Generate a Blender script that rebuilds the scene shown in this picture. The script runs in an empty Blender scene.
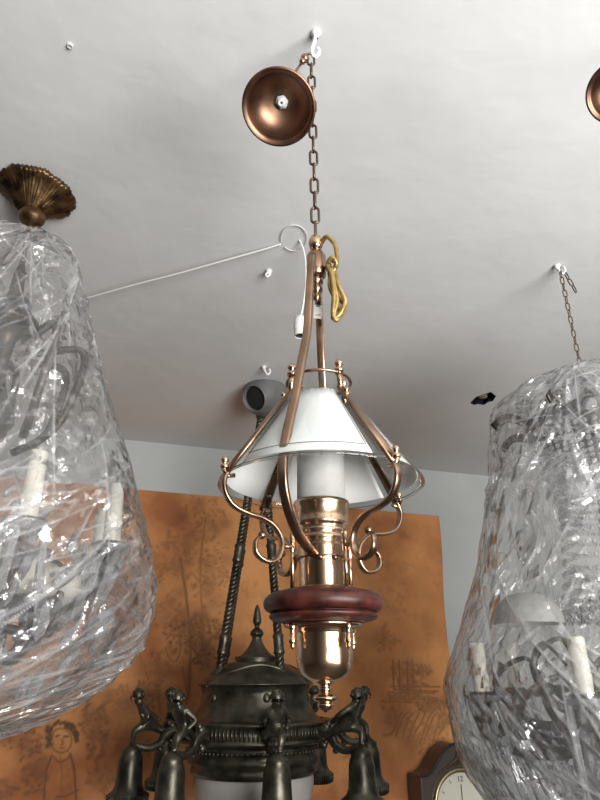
import bpy, bmesh, math, random
import numpy as np
from mathutils import Vector, Matrix, noise

C = bpy.context.scene.collection
S = bpy.context.scene
PI = math.pi
random.seed(7)

# ------------------------------------------------------------------ camera
F = 620.0; PITCH = math.radians(24); RO = math.radians(.4); ZC = 1.55; ZH = 2.55
fw = np.array([0, math.cos(PITCH), math.sin(PITCH)])
r0 = np.array([1.0, 0, 0]); u0 = np.cross(r0, fw)
rt = r0*math.cos(RO) - u0*math.sin(RO); up = r0*math.sin(RO) + u0*math.cos(RO)
CAM = np.array([0, 0, ZC])
cam = bpy.data.cameras.new('camera'); camo = bpy.data.objects.new('camera', cam); C.objects.link(camo)
cam.sensor_fit = 'VERTICAL'; cam.sensor_height = 36; cam.lens = F/800*36; cam.clip_start = .02
camo.matrix_world = Matrix(((rt[0], up[0], -fw[0], 0), (rt[1], up[1], -fw[1], 0), (rt[2], up[2], -fw[2], ZC), (0, 0, 0, 1)))
S.camera = camo

# ------------------------------------------------------------------ light, world, exposure
S.view_settings.view_transform = 'Standard'; S.view_settings.look = 'None'
S.view_settings.gamma = 1; S.view_settings.use_curve_mapping = False
S.view_settings.exposure = -0.05
S.cycles.transparent_max_bounces = 32
S.cycles.max_bounces = 10; S.cycles.transmission_bounces = 8; S.cycles.glossy_bounces = 4; S.cycles.diffuse_bounces = 4
S.cycles.caustics_reflective = False; S.cycles.caustics_refractive = False
S.cycles.sample_clamp_indirect = 6
W = bpy.data.worlds.new('world'); S.world = W; W.use_nodes = True
W.node_tree.nodes['Background'].inputs[0].default_value = (.75, .85, 1, 1)
W.node_tree.nodes['Background'].inputs[1].default_value = .3
YAW = math.radians(18.4)                       # the room is turned against the camera
U = np.array([math.cos(YAW), math.sin(YAW), 0]); V = np.array([-math.sin(YAW), math.cos(YAW), 0])
def room(u, v, z): return Vector(U*u + V*v + np.array([0, 0, z]))
WIN_U, WIN_Z, WIN_W, WIN_H = .95, 1.40, 2.7, 2.0
VB, VF, UL, UR = 2.80, -1.60, -3.0, 3.3        # the room's four walls
la = bpy.data.lights.new('daylight', 'AREA'); la.shape = 'RECTANGLE'; la.size = WIN_W*.62; la.size_y = WIN_H*.6
la.energy = 140; la.color = (1, .985, .955)
lo = bpy.data.objects.new('daylight', la); C.objects.link(lo)
lo.location = room(WIN_U, VF+.25, WIN_Z)
lo.rotation_euler = (Vector(V)+Vector((0, 0, .95))).to_track_quat('-Z', 'Z').to_euler()

# ------------------------------------------------------------------ pixel maths (to take sizes off the photograph)
def ray(x, y): return rt*(x-300)/F + up*(400-y)/F + fw
def atz(x, y, z): d = ray(x, y); return Vector(CAM + d*(z-ZC)/d[2])
def aty(x, y, Y): d = ray(x, y); return Vector(CAM + d*Y/d[1])
def atv(x, y, v):                              # on the plane parallel to the back wall
    d = ray(x, y); return Vector(CAM + d*v/(d @ V))
def proj(p):
    d = np.array(p)-CAM; z = d @ fw; return 300+F*(d @ rt)/z, 400-F*(d @ up)/z, z
class Ax:
    def __init__(s, px, py, Y):
        p = aty(px, py, Y); s.x, s.y = p.x, p.y
    def z(s, py):
        a, b = -.5, 2.9
        for _ in range(40):
            m = (a+b)/2
            if proj((s.x, s.y, m))[1] > py: a = m
            else: b = m
        return a
    def m(s, py): return proj((s.x, s.y, s.z(py)))[2]/F
    def onp(s, px, py, deg):                   # pixel -> (r, z) in the vertical plane at azimuth deg
        c, q = math.cos(math.radians(deg)), math.sin(math.radians(deg))
        n = np.array([-q, c, 0]); d = ray(px, py)
        t = (n @ (np.array([s.x, s.y, 0])-CAM))/(n @ d); p = CAM+d*t
        return (p[0]-s.x)*c + (p[1]-s.y)*q, p[2]
    def prof(s, pts): return [(r*s.m(y), s.z(y)) for r, y in pts]

# ------------------------------------------------------------------ materials
def mat(name, col=(.8, .8, .8), rough=.5, metal=0, **k):
    m = bpy.data.materials.new(name); m.use_nodes = True
    b = m.node_tree.nodes['Principled BSDF']
    b.inputs['Base Color'].default_value = (*col, 1); b.inputs['Roughness'].default_value = rough
    b.inputs['Metallic'].default_value = metal
    for q, v in k.items(): b.inputs[q.replace('_', ' ')].default_value = v
    return m
def nd(m, t, **k):
    n = m.node_tree.nodes.new(t)
    for q, v in k.items(): setattr(n, q, v)
    return n
def lk(m, a, b): m.node_tree.links.new(a, b)
def vary(m, c1, c2, scale=8, detail=5, r1=None, r2=None, bump=0, bscale=40, stretch=(1, 1, 1), dist=.002, p0=.35, p1=.65):
    """colour / roughness variation and bump from noise"""
    b = m.node_tree.nodes['Principled BSDF']
    tc = nd(m, 'ShaderNodeTexCoord'); mp = nd(m, 'ShaderNodeMapping'); mp.inputs['Scale'].default_value = stretch
    lk(m, tc.outputs['Object'], mp.inputs[0])
    n = nd(m, 'ShaderNodeTexNoise'); n.inputs['Scale'].default_value = scale; n.inputs['Detail'].default_value = detail
    lk(m, mp.outputs[0], n.inputs['Vector'])
    cr = nd(m, 'ShaderNodeValToRGB'); cr.color_ramp.elements[0].position = p0; cr.color_ramp.elements[1].position = p1
    cr.color_ramp.elements[0].color = (*c1, 1); cr.color_ramp.elements[1].color = (*c2, 1)
    lk(m, n.outputs[0], cr.inputs[0]); lk(m, cr.outputs[0], b.inputs['Base Color'])
    if r1 is not None:
        mr = nd(m, 'ShaderNodeMapRange'); mr.inputs[3].default_value = r1; mr.inputs[4].default_value = r2
        lk(m, n.outputs[0], mr.inputs[0]); lk(m, mr.outputs[0], b.inputs['Roughness'])
    if bump:
        n2 = nd(m, 'ShaderNodeTexNoise'); n2.inputs['Scale'].default_value = bscale; n2.inputs['Detail'].default_value = 4
        lk(m, mp.outputs[0], n2.inputs['Vector'])
        bp = nd(m, 'ShaderNodeBump'); bp.inputs['Strength'].default_value = bump; bp.inputs['Distance'].default_value = dist
        lk(m, n2.outputs[0], bp.inputs['Height']); lk(m, bp.outputs[0], b.inputs['Normal'])
    return m
M = {}
M['brass'] = vary(mat('antique brass', rough=.2, metal=1), (.46, .29, .18), (.66, .46, .31), 14, r1=.13, r2=.3, bump=.08, bscale=120)
M['brass_dark'] = vary(mat('brown brass', rough=.25, metal=1), (.25, .155, .105), (.42, .27, .18), 20, r1=.2, r2=.38, bump=.1, bscale=120)
M['copper'] = vary(mat('canopy copper brass', rough=.3, metal=1), (.14, .075, .05), (.28, .16, .105), 22, r1=.34, r2=.5, bump=.1, bscale=90)
M['chain'] = mat('chain metal', (.16, .11, .085), .38, 1)
M['gold_cable'] = vary(mat('gold cable', rough=.32, metal=.7), (.28, .18, .06), (.48, .35, .14), 60, r1=.3, r2=.4, bump=.2, bscale=400)
M['wood'] = vary(mat('cherry wood', rough=.4, Specular_IOR_Level=.35), (.024, .006, .005), (.075, .017, .012), 60, detail=8, r1=.3, r2=.5, bump=.12, bscale=300, stretch=(1, 1, 1.5))
M['bronze'] = vary(mat('dark bronze', rough=.4, metal=.85), (.045, .042, .032), (.13, .12, .09), 22, detail=8, r1=.26, r2=.48, bump=.3, bscale=70)
M['black_bronze'] = vary(mat('black bronze', rough=.4, metal=.7), (.03, .024, .02), (.11, .085, .065), 25, detail=6, r1=.3, r2=.55, bump=.3, bscale=90)
M['gilt'] = vary(mat('old gilt', rough=.4, metal=.9), (.035, .02, .014), (.24, .14, .06), 34, detail=6, r1=.3, r2=.5, bump=.5, bscale=80)
M['candle'] = vary(mat('candle sleeve', rough=.45), (.82, .77, .66), (.90, .87, .78), 12)
M['white_plastic'] = mat('white plastic', (.72, .72, .70), .4)
M['white_paint'] = mat('white painted metal', (.75, .75, .75), .45)
M['grey_metal'] = vary(mat('grey painted metal', rough=.5), (.11, .11, .108), (.17, .168, .165), 15)
M['black'] = mat('black', (.012, .011, .010), .6)
M['tag'] = mat('paper tag', (.72, .70, .64), .7)
M['ink'] = mat('ink', (.08, .07, .06), .6)
M['prism'] = mat('crystal', (.97, .98, 1), .05, Transmission_Weight=.78, IOR=1.5)
M['frost'] = vary(mat('frosted chimney glass', rough=.55, Transmission_Weight=.25), (.52, .515, .49), (.62, .615, .59), 60)

def glass(name, tint=(1, 1, 1), rough=.02, refl=.08, milky=0.0, milk=(.9, .9, .9)):
    """thin clear sheet: see-through, mirror-like at a slant, a little milky"""
    m = bpy.data.materials.new(name); m.use_nodes = True; nt = m.node_tree; nt.nodes.clear()
    out = nd(m, 'ShaderNodeOutputMaterial'); tr = nd(m, 'ShaderNodeBsdfTransparent'); tr.inputs[0].default_value = (*tint, 1)
    gl = nd(m, 'ShaderNodeBsdfGlossy'); gl.inputs['Roughness'].default_value = rough
    lw = nd(m, 'ShaderNodeLayerWeight'); lw.inputs[0].default_value = .5
    pw = nd(m, 'ShaderNodeMath', operation='POWER'); pw.inputs[1].default_value = 4.0; lk(m, lw.outputs['Facing'], pw.inputs[0])
    mx = nd(m, 'ShaderNodeMixShader')
    ma = nd(m, 'ShaderNodeMath', operation='MULTIPLY_ADD'); ma.inputs[1].default_value = .9; ma.inputs[2].default_value = refl
    ma.use_clamp = True
    lk(m, pw.outputs[0], ma.inputs[0]); lk(m, ma.outputs[0], mx.inputs[0])
    last = tr.outputs[0]; extra = {}
    if milky:
        df = nd(m, 'ShaderNodeBsdfDiffuse'); df.inputs[0].default_value = (*milk, 1)
        tl = nd(m, 'ShaderNodeBsdfTranslucent'); tl.inputs[0].default_value = (*milk, 1)
        m1 = nd(m, 'ShaderNodeMixShader'); m1.inputs[0].default_value = .5; lk(m, df.outputs[0], m1.inputs[1]); lk(m, tl.outputs[0], m1.inputs[2])
        m2 = nd(m, 'ShaderNodeMixShader'); m2.inputs[0].default_value = milky
        lk(m, last, m2.inputs[1]); lk(m, m1.outputs[0], m2.inputs[2]); last = m2.outputs[0]; extra['milk'] = m2; extra['df'] = df; extra['tl'] = tl
    lk(m, last, mx.inputs[1]); lk(m, gl.outputs[0], mx.inputs[2]); lk(m, mx.outputs[0], out.inputs[0])
    extra['gl'] = gl; extra['fr'] = lw
    return m, extra
M['glass'], _ = glass('clear shade glass', (.97, .98, .98), .02, .03)
def enamel():
    m = bpy.data.materials.new('white enamel'); m.use_nodes = True; nt = m.node_tree
    b = nt.nodes['Principled BSDF']; b.inputs['Base Color'].default_value = (.97, .97, .95, 1); b.inputs['Roughness'].default_value = .25
    tl = nd(m, 'ShaderNodeBsdfTranslucent'); tl.inputs[0].default_value = (.98, .95, .88, 1)
    mx = nd(m, 'ShaderNodeMixShader'); mx.inputs[0].default_value = .12
    lk(m, b.outputs[0], mx.inputs[1]); lk(m, tl.outputs[0], mx.inputs[2]); lk(m, mx.outputs[0], nt.nodes['Material Output'].inputs[0])
    return m
M['enamel'] = enamel()
def plastic(name, rots, milky=.10):
    """crumpled clear wrapping film: long flat facets that each lean their own way, with milky creases and painted white glints between"""
    m, e = glass(name, (.985, .985, .985), .18, .17, milky, (.88, .88, .89))
    tc = nd(m, 'ShaderNodeTexCoord'); ge = nd(m, 'ShaderNodeNewGeometry'); nrm = ge.outputs['Normal']; edges = []
    nz = nd(m, 'ShaderNodeTexNoise'); nz.inputs['Scale'].default_value = 7; nz.inputs['Detail'].default_value = 3
    lk(m, tc.outputs['Object'], nz.inputs['Vector'])
    wv = nd(m, 'ShaderNodeVectorMath', operation='MULTIPLY_ADD'); wv.inputs[1].default_value = (.03, .03, .03)
    lk(m, nz.outputs['Color'], wv.inputs[0]); lk(m, tc.outputs['Object'], wv.inputs[2])
    for rot, sc, k in ((rots[0], (20, 20, 2.2), .7), (rots[1], (80, 80, 5), .8)):
        mp = nd(m, 'ShaderNodeMapping'); mp.inputs['Rotation'].default_value = rot
        lk(m, wv.outputs[0], mp.inputs[0])
        m3 = nd(m, 'ShaderNodeVectorMath', operation='MULTIPLY'); m3.inputs[1].default_value = sc; lk(m, mp.outputs[0], m3.inputs[0])
        vo = nd(m, 'ShaderNodeTexVoronoi', feature='F1'); vo.inputs['Scale'].default_value = 1.0; lk(m, m3.outputs[0], vo.inputs['Vector'])
        ns = nd(m, 'ShaderNodeTexNoise'); ns.inputs['Scale'].default_value = 1.5; ns.inputs['Detail'].default_value = 1.5; lk(m, m3.outputs[0], ns.inputs['Vector'])
        s1 = nd(m, 'ShaderNodeMath', operation='SUBTRACT'); s1.inputs[1].default_value = .5; lk(m, ns.outputs[0], s1.inputs[0])
        ve = nd(m, 'ShaderNodeMath', operation='ABSOLUTE'); lk(m, s1.outputs[0], ve.inputs[0])
        su = nd(m, 'ShaderNodeVectorMath', operation='SUBTRACT'); su.inputs[1].default_value = (.5, .5, .5); lk(m, vo.outputs['Color'], su.inputs[0])
        ma = nd(m, 'ShaderNodeVectorMath', operation='MULTIPLY_ADD'); ma.inputs[1].default_value = (k, k, k)
        lk(m, su.outputs[0], ma.inputs[0]); lk(m, nrm, ma.inputs[2]); nrm = ma.outputs[0]; edges.append(ve.outputs[0])
    no = nd(m, 'ShaderNodeVectorMath', operation='NORMALIZE'); lk(m, nrm, no.inputs[0])
    n2 = nd(m, 'ShaderNodeTexNoise'); n2.inputs['Scale'].default_value = 45; n2.inputs['Detail'].default_value = 3
    lk(m, tc.outputs['Object'], n2.inputs['Vector'])
    b2 = nd(m, 'ShaderNodeBump'); b2.inputs['Strength'].default_value = .6; b2.inputs['Distance'].default_value = .005
    lk(m, n2.outputs[0], b2.inputs['Height']); lk(m, no.outputs[0], b2.inputs['Normal'])
    for q in ('gl', 'fr'): lk(m, b2.outputs[0], e[q].inputs['Normal'])
    # milkier where film gathers; white fold streaks also paint in its specular glints
    n4 = nd(m, 'ShaderNodeTexNoise'); n4.inputs['Scale'].default_value = 5; n4.inputs['Detail'].default_value = 4; lk(m, tc.outputs['Object'], n4.inputs['Vector'])
    base = nd(m, 'ShaderNodeMapRange'); base.inputs[1].default_value = .35; base.inputs[2].default_value = .7; base.inputs[3].default_value = milky*.5; base.inputs[4].default_value = milky*1.9
    lk(m, n4.outputs[0], base.inputs[0]); last = base.outputs[0]
    fa = nd(m, 'ShaderNodeAttribute', attribute_name='gathered'); fm = nd(m, 'ShaderNodeMath', operation='MULTIPLY_ADD'); fm.inputs[1].default_value = .62
    lk(m, fa.outputs['Fac'], fm.inputs[0]); lk(m, last, fm.inputs[2]); last = fm.outputs[0]
    for ed, wd, st in ((edges[1], .010, .15),):  # thin noise lines whitened to imitate glints along the creases
        cr = nd(m, 'ShaderNodeMapRange'); cr.inputs[1].default_value = 0; cr.inputs[2].default_value = wd; cr.inputs[3].default_value = st; cr.inputs[4].default_value = 0
        lk(m, ed, cr.inputs[0]); ad = nd(m, 'ShaderNodeMath', operation='ADD'); lk(m, last, ad.inputs[0]); lk(m, cr.outputs[0], ad.inputs[1]); last = ad.outputs[0]
    lk(m, last, e['milk'].inputs[0])
    return m

# ------------------------------------------------------------------ mesh helpers
class MB:
    def __init__(s): s.v = []; s.f = []; s.sm = []
    def add(s, vs, fs, smooth=True):
        o = len(s.v); s.v += [tuple(v) for v in vs]; s.f += [tuple(i+o for i in f) for f in fs]; s.sm += [smooth]*len(fs)
    def lathe(s, prof, n=48, c=(0, 0), cap=False, axis=None, wob=None, smooth=True):
        """prof: list of (r, z); axis: Matrix to place the turned body"""
        vs = []; m = len(prof)
        for j, (r, z) in enumerate(prof):
            for i in range(n):
                a = 2*PI*i/n; rr = r*(wob(a, j) if wob else 1)
                vs.append(Vector((c[0]+rr*math.cos(a), c[1]+rr*math.sin(a), z)))
        if axis: vs = [axis @ v for v in vs]
        fs = [(j*n+i, j*n+(i+1) % n, (j+1)*n+(i+1) % n, (j+1)*n+i) for j in range(m-1) for i in range(n)]
        if cap: fs += [tuple(range(n))[::-1], tuple((m-1)*n+i for i in range(n))]
        s.add(vs, fs, smooth)
    def tube(s, pts, r, n=10, closed=False, flat=None, caps=True, upv=None):
        """pts: centre line, r: radius or list; flat: (width, thickness) makes a strap with rounded edges"""
        P = [Vector(p) for p in pts]; k = len(P); R = r if isinstance(r, (list, tuple)) else [r]*k
        vs = []; prev = None
        for i in range(k):
            if closed: t = P[(i+1) % k]-P[i-1]
            else: t = P[min(i+1, k-1)]-P[max(i-1, 0)]
            if t.length < 1e-9: t = Vector((0, 0, 1))
            t.normalize()
            if upv is not None: a = Vector(upv)
            elif prev is not None: a = prev
            else: a = Vector((0, 0, 1)) if abs(t.z) < .9 else Vector((1, 0, 0))
            a = (a - t*a.dot(t))
            if a.length < 1e-6: a = t.orthogonal()
            a.normalize(); b = t.cross(a); prev = a
            for q in range(n):
                th = 2*PI*q/n
                if flat:
                    cx = math.copysign(abs(math.cos(th))**.5, math.cos(th)); sx = math.copysign(abs(math.sin(th))**.5, math.sin(th))
                    vs.append(P[i]+a*(cx*flat[0]*R[i])+b*(sx*flat[1]*R[i]))
                else: vs.append(P[i]+a*(math.cos(th)*R[i])+b*(math.sin(th)*R[i]))
        kk = k if closed else k-1
        fs = [(i*n+q, i*n+(q+1) % n, ((i+1) % k)*n+(q+1) % n, ((i+1) % k)*n+q) for i in range(kk) for q in range(n)]
        if caps and not closed: fs += [tuple(range(n))[::-1], tuple((k-1)*n+q for q in range(n))]
        s.add(vs, fs)
    def ball(s, c, r, n=14, sc=(1, 1, 1)):
        c = Vector(c)
        prof = [(max(1e-5, r*math.sin(PI*j/(n//2))), -r*math.cos(PI*j/(n//2))) for j in range(n//2+1)]
        s.lathe(prof, n, axis=Matrix.Translation(c) @ Matrix.Diagonal((*sc, 1)))
    def box(s, c, d, mtx=None):
        x, y, z = d[0]/2, d[1]/2, d[2]/2
        vs = [Vector((a*x, b*y, e*z)) for a in (-1, 1) for b in (-1, 1) for e in (-1, 1)]
        if mtx: vs = [mtx @ v for v in vs]
        vs = [v+Vector(c) for v in vs]
        s.add(vs, [(0, 1, 3, 2), (4, 6, 7, 5), (0, 4, 5, 1), (2, 3, 7, 6), (0, 2, 6, 4), (1, 5, 7, 3)], False)
    def mesh(s, name, m):
        me = bpy.data.meshes.new(name); me.from_pydata(s.v, [], s.f); me.materials.append(m)
        me.polygons.foreach_set('use_smooth', s.sm); me.update()
        bm = bmesh.new(); bm.from_mesh(me); bmesh.ops.remove_doubles(bm, verts=bm.verts, dist=1e-6)
        bmesh.ops.recalc_face_normals(bm, faces=bm.faces); bm.to_mesh(me); bm.free()
        return me
    def build(s, name, m, parent=None, at=None):
        """parent: the thing; the vertices are in world space relative to the thing's origin"""
        o = bpy.data.objects.new(name, s.mesh(name, m)); C.objects.link(o)
        if parent: o.parent = parent
        if at is not None: o.location = at
        return o
def thing(name, label, cat, loc, group=None):
    o = bpy.data.objects.new(name, None); C.objects.link(o); o.location = loc; o.empty_display_size = .05
    o['label'] = label; o['category'] = cat
    if group: o['group'] = group
    return o
def tag(o, label, cat, group=None):
    o['label'] = label; o['category'] = cat
    if group: o['group'] = group
    return o
def child_copy(src, parent, rot=0, loc=(0, 0, 0)):
    """copy of a part (and its own pieces) turned about the thing's axis"""
    c = src.copy(); C.objects.link(c); c.parent = parent
    c.matrix_local = Matrix.Translation(loc) @ Matrix.Rotation(rot, 4, 'Z') @ src.matrix_local
    for k in list(src.children):
        d = k.copy(); C.objects.link(d); d.parent = c
    return c
def smooth_path(pts, k=6):
    """Catmull-Rom through the points"""
    P = [Vector(p) for p in pts]; P = [2*P[0]-P[1]]+P+[2*P[-1]-P[-2]]; out = []
    for i in range(1, len(P)-2):
        for j in range(k):
            t = j/k; a, b, c, d = P[i-1], P[i], P[i+1], P[i+2]
            out.append(.5*((2*b)+(c-a)*t+(2*a-5*b+4*c-d)*t*t+(3*b-a-3*c+d)*t**3))
    out.append(P[-2]); return out
def rz(pts, deg):                              # (r, z) pairs into the vertical plane at azimuth deg
    c, q = math.cos(math.radians(deg)), math.sin(math.radians(deg))
    return [Vector((r*c, r*q, z)) for r, z in pts]
def resample(prof, k=5): return [(max(1e-5, p.x), p.y) for p in smooth_path([(a, b, 0) for a, b in prof], k)]
def link_mb(L, w, wire):
    b = MB(); h = L/2-w/2; pts = []
    for i in range(9): a = PI*i/8; pts.append(((w/2-wire)*math.cos(a), 0, h+(w/2-wire)*math.sin(a)))
    for i in range(9): a = PI+PI*i/8; pts.append(((w/2-wire)*math.cos(a), 0, -h+(w/2-wire)*math.sin(a)))
    b.tube(pts, wire, 8, closed=True); return b
def chain(parent, p0, p1, L, w, wire, m, sag=0, org=Vector((0, 0, 0)), turn=0):
    """links from p0 to p1 (world), each its own part"""
    p0, p1 = Vector(p0), Vector(p1); pitch = L-2*wire-.0006; d = p1-p0; n = max(1, round(d.length/pitch))
    me = link_mb(L, w, wire).mesh('chain_link', m); q = d.to_track_quat('Z', 'Y')
    for i in range(n):
        o = bpy.data.objects.new('chain_link', me); C.objects.link(o); o.parent = parent
        c = p0+d*((i+.5)/n)-org
        tw = turn+(PI/2 if i % 2 else 0)+random.uniform(-.12, .12)
        o.matrix_local = Matrix.Translation(c) @ q.to_matrix().to_4x4() @ Matrix.Rotation(tw, 4, 'Z') @ Matrix.Diagonal((1, 1, (d.length/n)/pitch, 1))

# ------------------------------------------------------------------ the room
def struct(o): o['kind'] = 'structure'; return o
m_ceil = vary(mat('ceiling paint', rough=.85), (.655, .66, .66), (.715, .72, .72), 1.6, detail=8, bump=.35, bscale=6, dist=.012)
m_wall = vary(mat('wall paint', rough=.8), (.49, .51, .50), (.55, .57, .56), 2.5, detail=6, bump=.2, bscale=12, dist=.004)
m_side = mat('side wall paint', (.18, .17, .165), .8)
m_floor = vary(mat('floor tile', rough=.4), (.08, .07, .06), (.12, .10, .09), 5)

HOLE = [atz(x, y, ZH) for x, y in ((470, 403), (476, 397), (481, 395), (487, 394), (491, 392), (496, 396), (493, 401), (488, 402), (484, 405), (478, 404), (474, 405))]
bm = bmesh.new()
cor = [room(UL, VF, ZH), room(UR, VF, ZH), room(UR, VB, ZH), room(UL, VB, ZH)]
ov = [bm.verts.new(p) for p in cor]; hv = [bm.verts.new(p) for p in HOLE]
ed = [bm.edges.new((a[i], a[(i+1) % len(a)])) for a in (ov, hv) for i in range(len(a))]
bmesh.ops.triangle_fill(bm, use_beauty=True, edges=ed)
hc = sum(HOLE, Vector())/len(HOLE)
for f in [f for f in bm.faces if all(v in hv for v in f.verts)]: bm.faces.remove(f)
top = [bm.verts.new(hc+(p-hc)*1.5+Vector((0, 0, .07))) for p in HOLE]      # the broken hole goes up into the slab
for i in range(len(hv)): bm.faces.new((hv[i], hv[(i+1) % len(hv)], top[(i+1) % len(hv)], top[i]))
bm.faces.new(top)
me = bpy.data.meshes.new('ceiling'); bm.to_mesh(me); bm.free(); me.materials.append(m_ceil); me.materials.append(M['black'])
for p in me.polygons:
    if max(me.vertices[i].co.z for i in p.vertices) > ZH+.01: p.material_index = 1
o = bpy.data.objects.new('ceiling', me); C.objects.link(o); struct(o)

def slab(name, u0_, u1_, v0_, v1_, z0, z1, m):
    b = MB(); vs = [room(u, v, z) for u in (u0_, u1_) for v in (v0_, v1_) for z in (z0, z1)]
    b.add(vs, [(0, 1, 3, 2), (4, 6, 7, 5), (0, 4, 5, 1), (2, 3, 7, 6), (0, 2, 6, 4), (1, 5, 7, 3)], False)
    return b.build(name, m)
struct(slab('floor', UL, UR, VF, VB, -.1, 0, m_floor))
struct(slab('wall_back', UL, UR, VB, VB+.1, 0, ZH, m_wall))
struct(slab('wall_left', UL-.1, UL, VF, VB, 0, ZH, m_side))
struct(slab('wall_right', UR, UR+.1, VF, VB, 0, ZH, m_side))
b = MB()
def rbox(b, u0_, u1_, v0_, v1_, z0, z1):
    vs = [room(u, v, z) for u in (u0_, u1_) for v in (v0_, v1_) for z in (z0, z1)]
    b.add(vs, [(0, 1, 3, 2), (4, 6, 7, 5), (0, 4, 5, 1), (2, 3, 7, 6), (0, 2, 6, 4), (1, 5, 7, 3)], False)
wl, wr, wb, wt = WIN_U-WIN_W/2, WIN_U+WIN_W/2, WIN_Z-WIN_H/2, WIN_Z+WIN_H/2
for q in ((UL, wl, 0, ZH), (wr, UR, 0, ZH), (wl, wr, 0, wb), (wl, wr, wt, ZH)): rbox(b, q[0], q[1], VF-.1, VF, q[2], q[3])
struct(b.build('wall_front', m_side))
b = MB()
for q in ((wl, wl+.05, wb, wt), (wr-.05, wr, wb, wt), (wl+.05, wr-.05, wb, wb+.05), (wl+.05, wr-.05, wt-.05, wt)): rbox(b, q[0], q[1], VF-.08, VF-.03, q[2], q[3])
struct(b.build('window_1', M['white_paint']))

# ------------------------------------------------------------------ tapestry on the back wall
def on_wall(px, py, v=VB-.012):
    p = atv(px, py, v); return float(np.array(p) @ U), p.z
TV = VB-.012
tr, tt = on_wall(437, 516, TV); tl_u, tl_z = on_wall(140, 490, TV)
PU0, PU1 = on_wall(-60, 600, TV)[0], tr
PZ1 = (tt+tl_z)/2; PZ0 = .95
G = .0042; nu = int((PU1-PU0)/G); nz_ = int((PZ1-PZ0)/G)
den = np.zeros((nz_+1, nu+1)); lig = np.zeros_like(den)
yy, xx = np.mgrid[0:nz_+1, 0:nu+1]
def gpx(px, py): u, z = on_wall(px, py, TV); return (u-PU0)/G, (z-PZ0)/G
def dab(px, py, r, s, arr=None, ex=1.0):
    x, y = gpx(px, py); r = r*.0047/G; x0, x1, y0, y1 = int(max(0, x-3*r)), int(min(nu, x+3*r)), int(max(0, y-3*r)), int(min(nz_, y+3*r))
    if x1 <= x0 or y1 <= y0: return
    A = den if arr is None else arr
    d = ((xx[y0:y1+1, x0:x1+1]-x)/ex)**2+(yy[y0:y1+1, x0:x1+1]-y)**2
    A[y0:y1+1, x0:x1+1] = np.maximum(A[y0:y1+1, x0:x1+1], s*np.exp(-d/(r*r)))
def stroke(pts, r, s, arr=None):
    P = smooth_path([(a, c, 0) for a, c in pts], 14) if len(pts) > 2 else [Vector((*pts[0], 0)).lerp(Vector((*pts[1], 0)), i/25) for i in range(26)]
    for i in range(len(P)-1):
        for t in (0, .5):
            p = P[i].lerp(P[i+1], t); dab(p.x, p.y, r, s, arr)
rnd = random.Random(5)
def foliage(cx, cy, rx, ry, n, s=.5, r=(1, 2.6)):
    for _ in range(max(3, n//9)):
        a = rnd.uniform(0, 2*PI); q = rnd.random(); dab(cx+rx*q*math.cos(a), cy+ry*q*math.sin(a), rnd.uniform(4, 9), s*rnd.uniform(.35, .75))
    for _ in range(n):
        a = rnd.uniform(0, 2*PI); q = rnd.random()**.6
        x, y = cx+rx*q*math.cos(a), cy+ry*q*math.sin(a)
        if rnd.random() < .5: dab(x, y, rnd.uniform(*r), s*rnd.uniform(.5, 1))
        else:
            an = rnd.uniform(0, 2*PI); L = rnd.uniform(2, 7); stroke([(x, y), (x+L*math.cos(an), y+L*math.sin(an))], rnd.uniform(1.1, 2.0), s*rnd.uniform(.45, .85))
for q in ((192, 540, 20, 40, 70, .35), (205, 520, 22, 25, 60, .42), (175, 565, 22, 30, 70, .4), (210, 585, 18, 35, 80, .45), (195, 635, 30, 20, 150, .65), (165, 615, 20, 14, 70, .4),
          (155, 670, 16, 14, 60, .45), (148, 695, 14, 14, 90, .6), (205, 655, 10, 12, 70, .7), (120, 700, 16, 12, 50, .45), (95, 730, 14, 30, 90, .6), (20, 740, 22, 18, 90, .6), (35, 775, 12, 22, 60, .5),
          (412, 670, 20, 8, 70, .55), (408, 690, 16, 12, 70, .55), (430, 705, 16, 8, 60, .55), (395, 715, 14, 22, 90, .45), (425, 735, 20, 25, 90, .4), (443, 720, 8, 10, 40, .5), (383, 640, 12, 12, 40, .35),
          (350, 740, 14, 20, 60, .4), (395, 590, 20, 30, 30, .2), (135, 745, 20, 15, 60, .4), (225, 560, 14, 20, 40, .35), (300, 560, 20, 30, 30, .3), (330, 610, 20, 20, 30, .3), (5, 790, 10, 10, 30, .5), (100, 780, 14, 14, 50, .45)):
    foliage(*q)
for y in range(686, 704, 3): stroke([(385+rnd.uniform(-4, 8), y), (448-rnd.uniform(0, 14), y+rnd.uniform(0, 3))], .9, .5)
for x in (392, 398, 406, 411): stroke([(x, 660), (x+1, 690)], .9, .55)
for i in range(9): x = 395+i*6; stroke([(x-6, 738+rnd.uniform(-8, 8)), (x, 722+rnd.uniform(-4, 4)), (x+5, 712)], .9, .5)
stroke([(180, 560), (186, 600), (190, 650), (188, 700)], 1.6, .5); stroke([(205, 520), (200, 570), (203, 640)], 1.2, .45)
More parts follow.
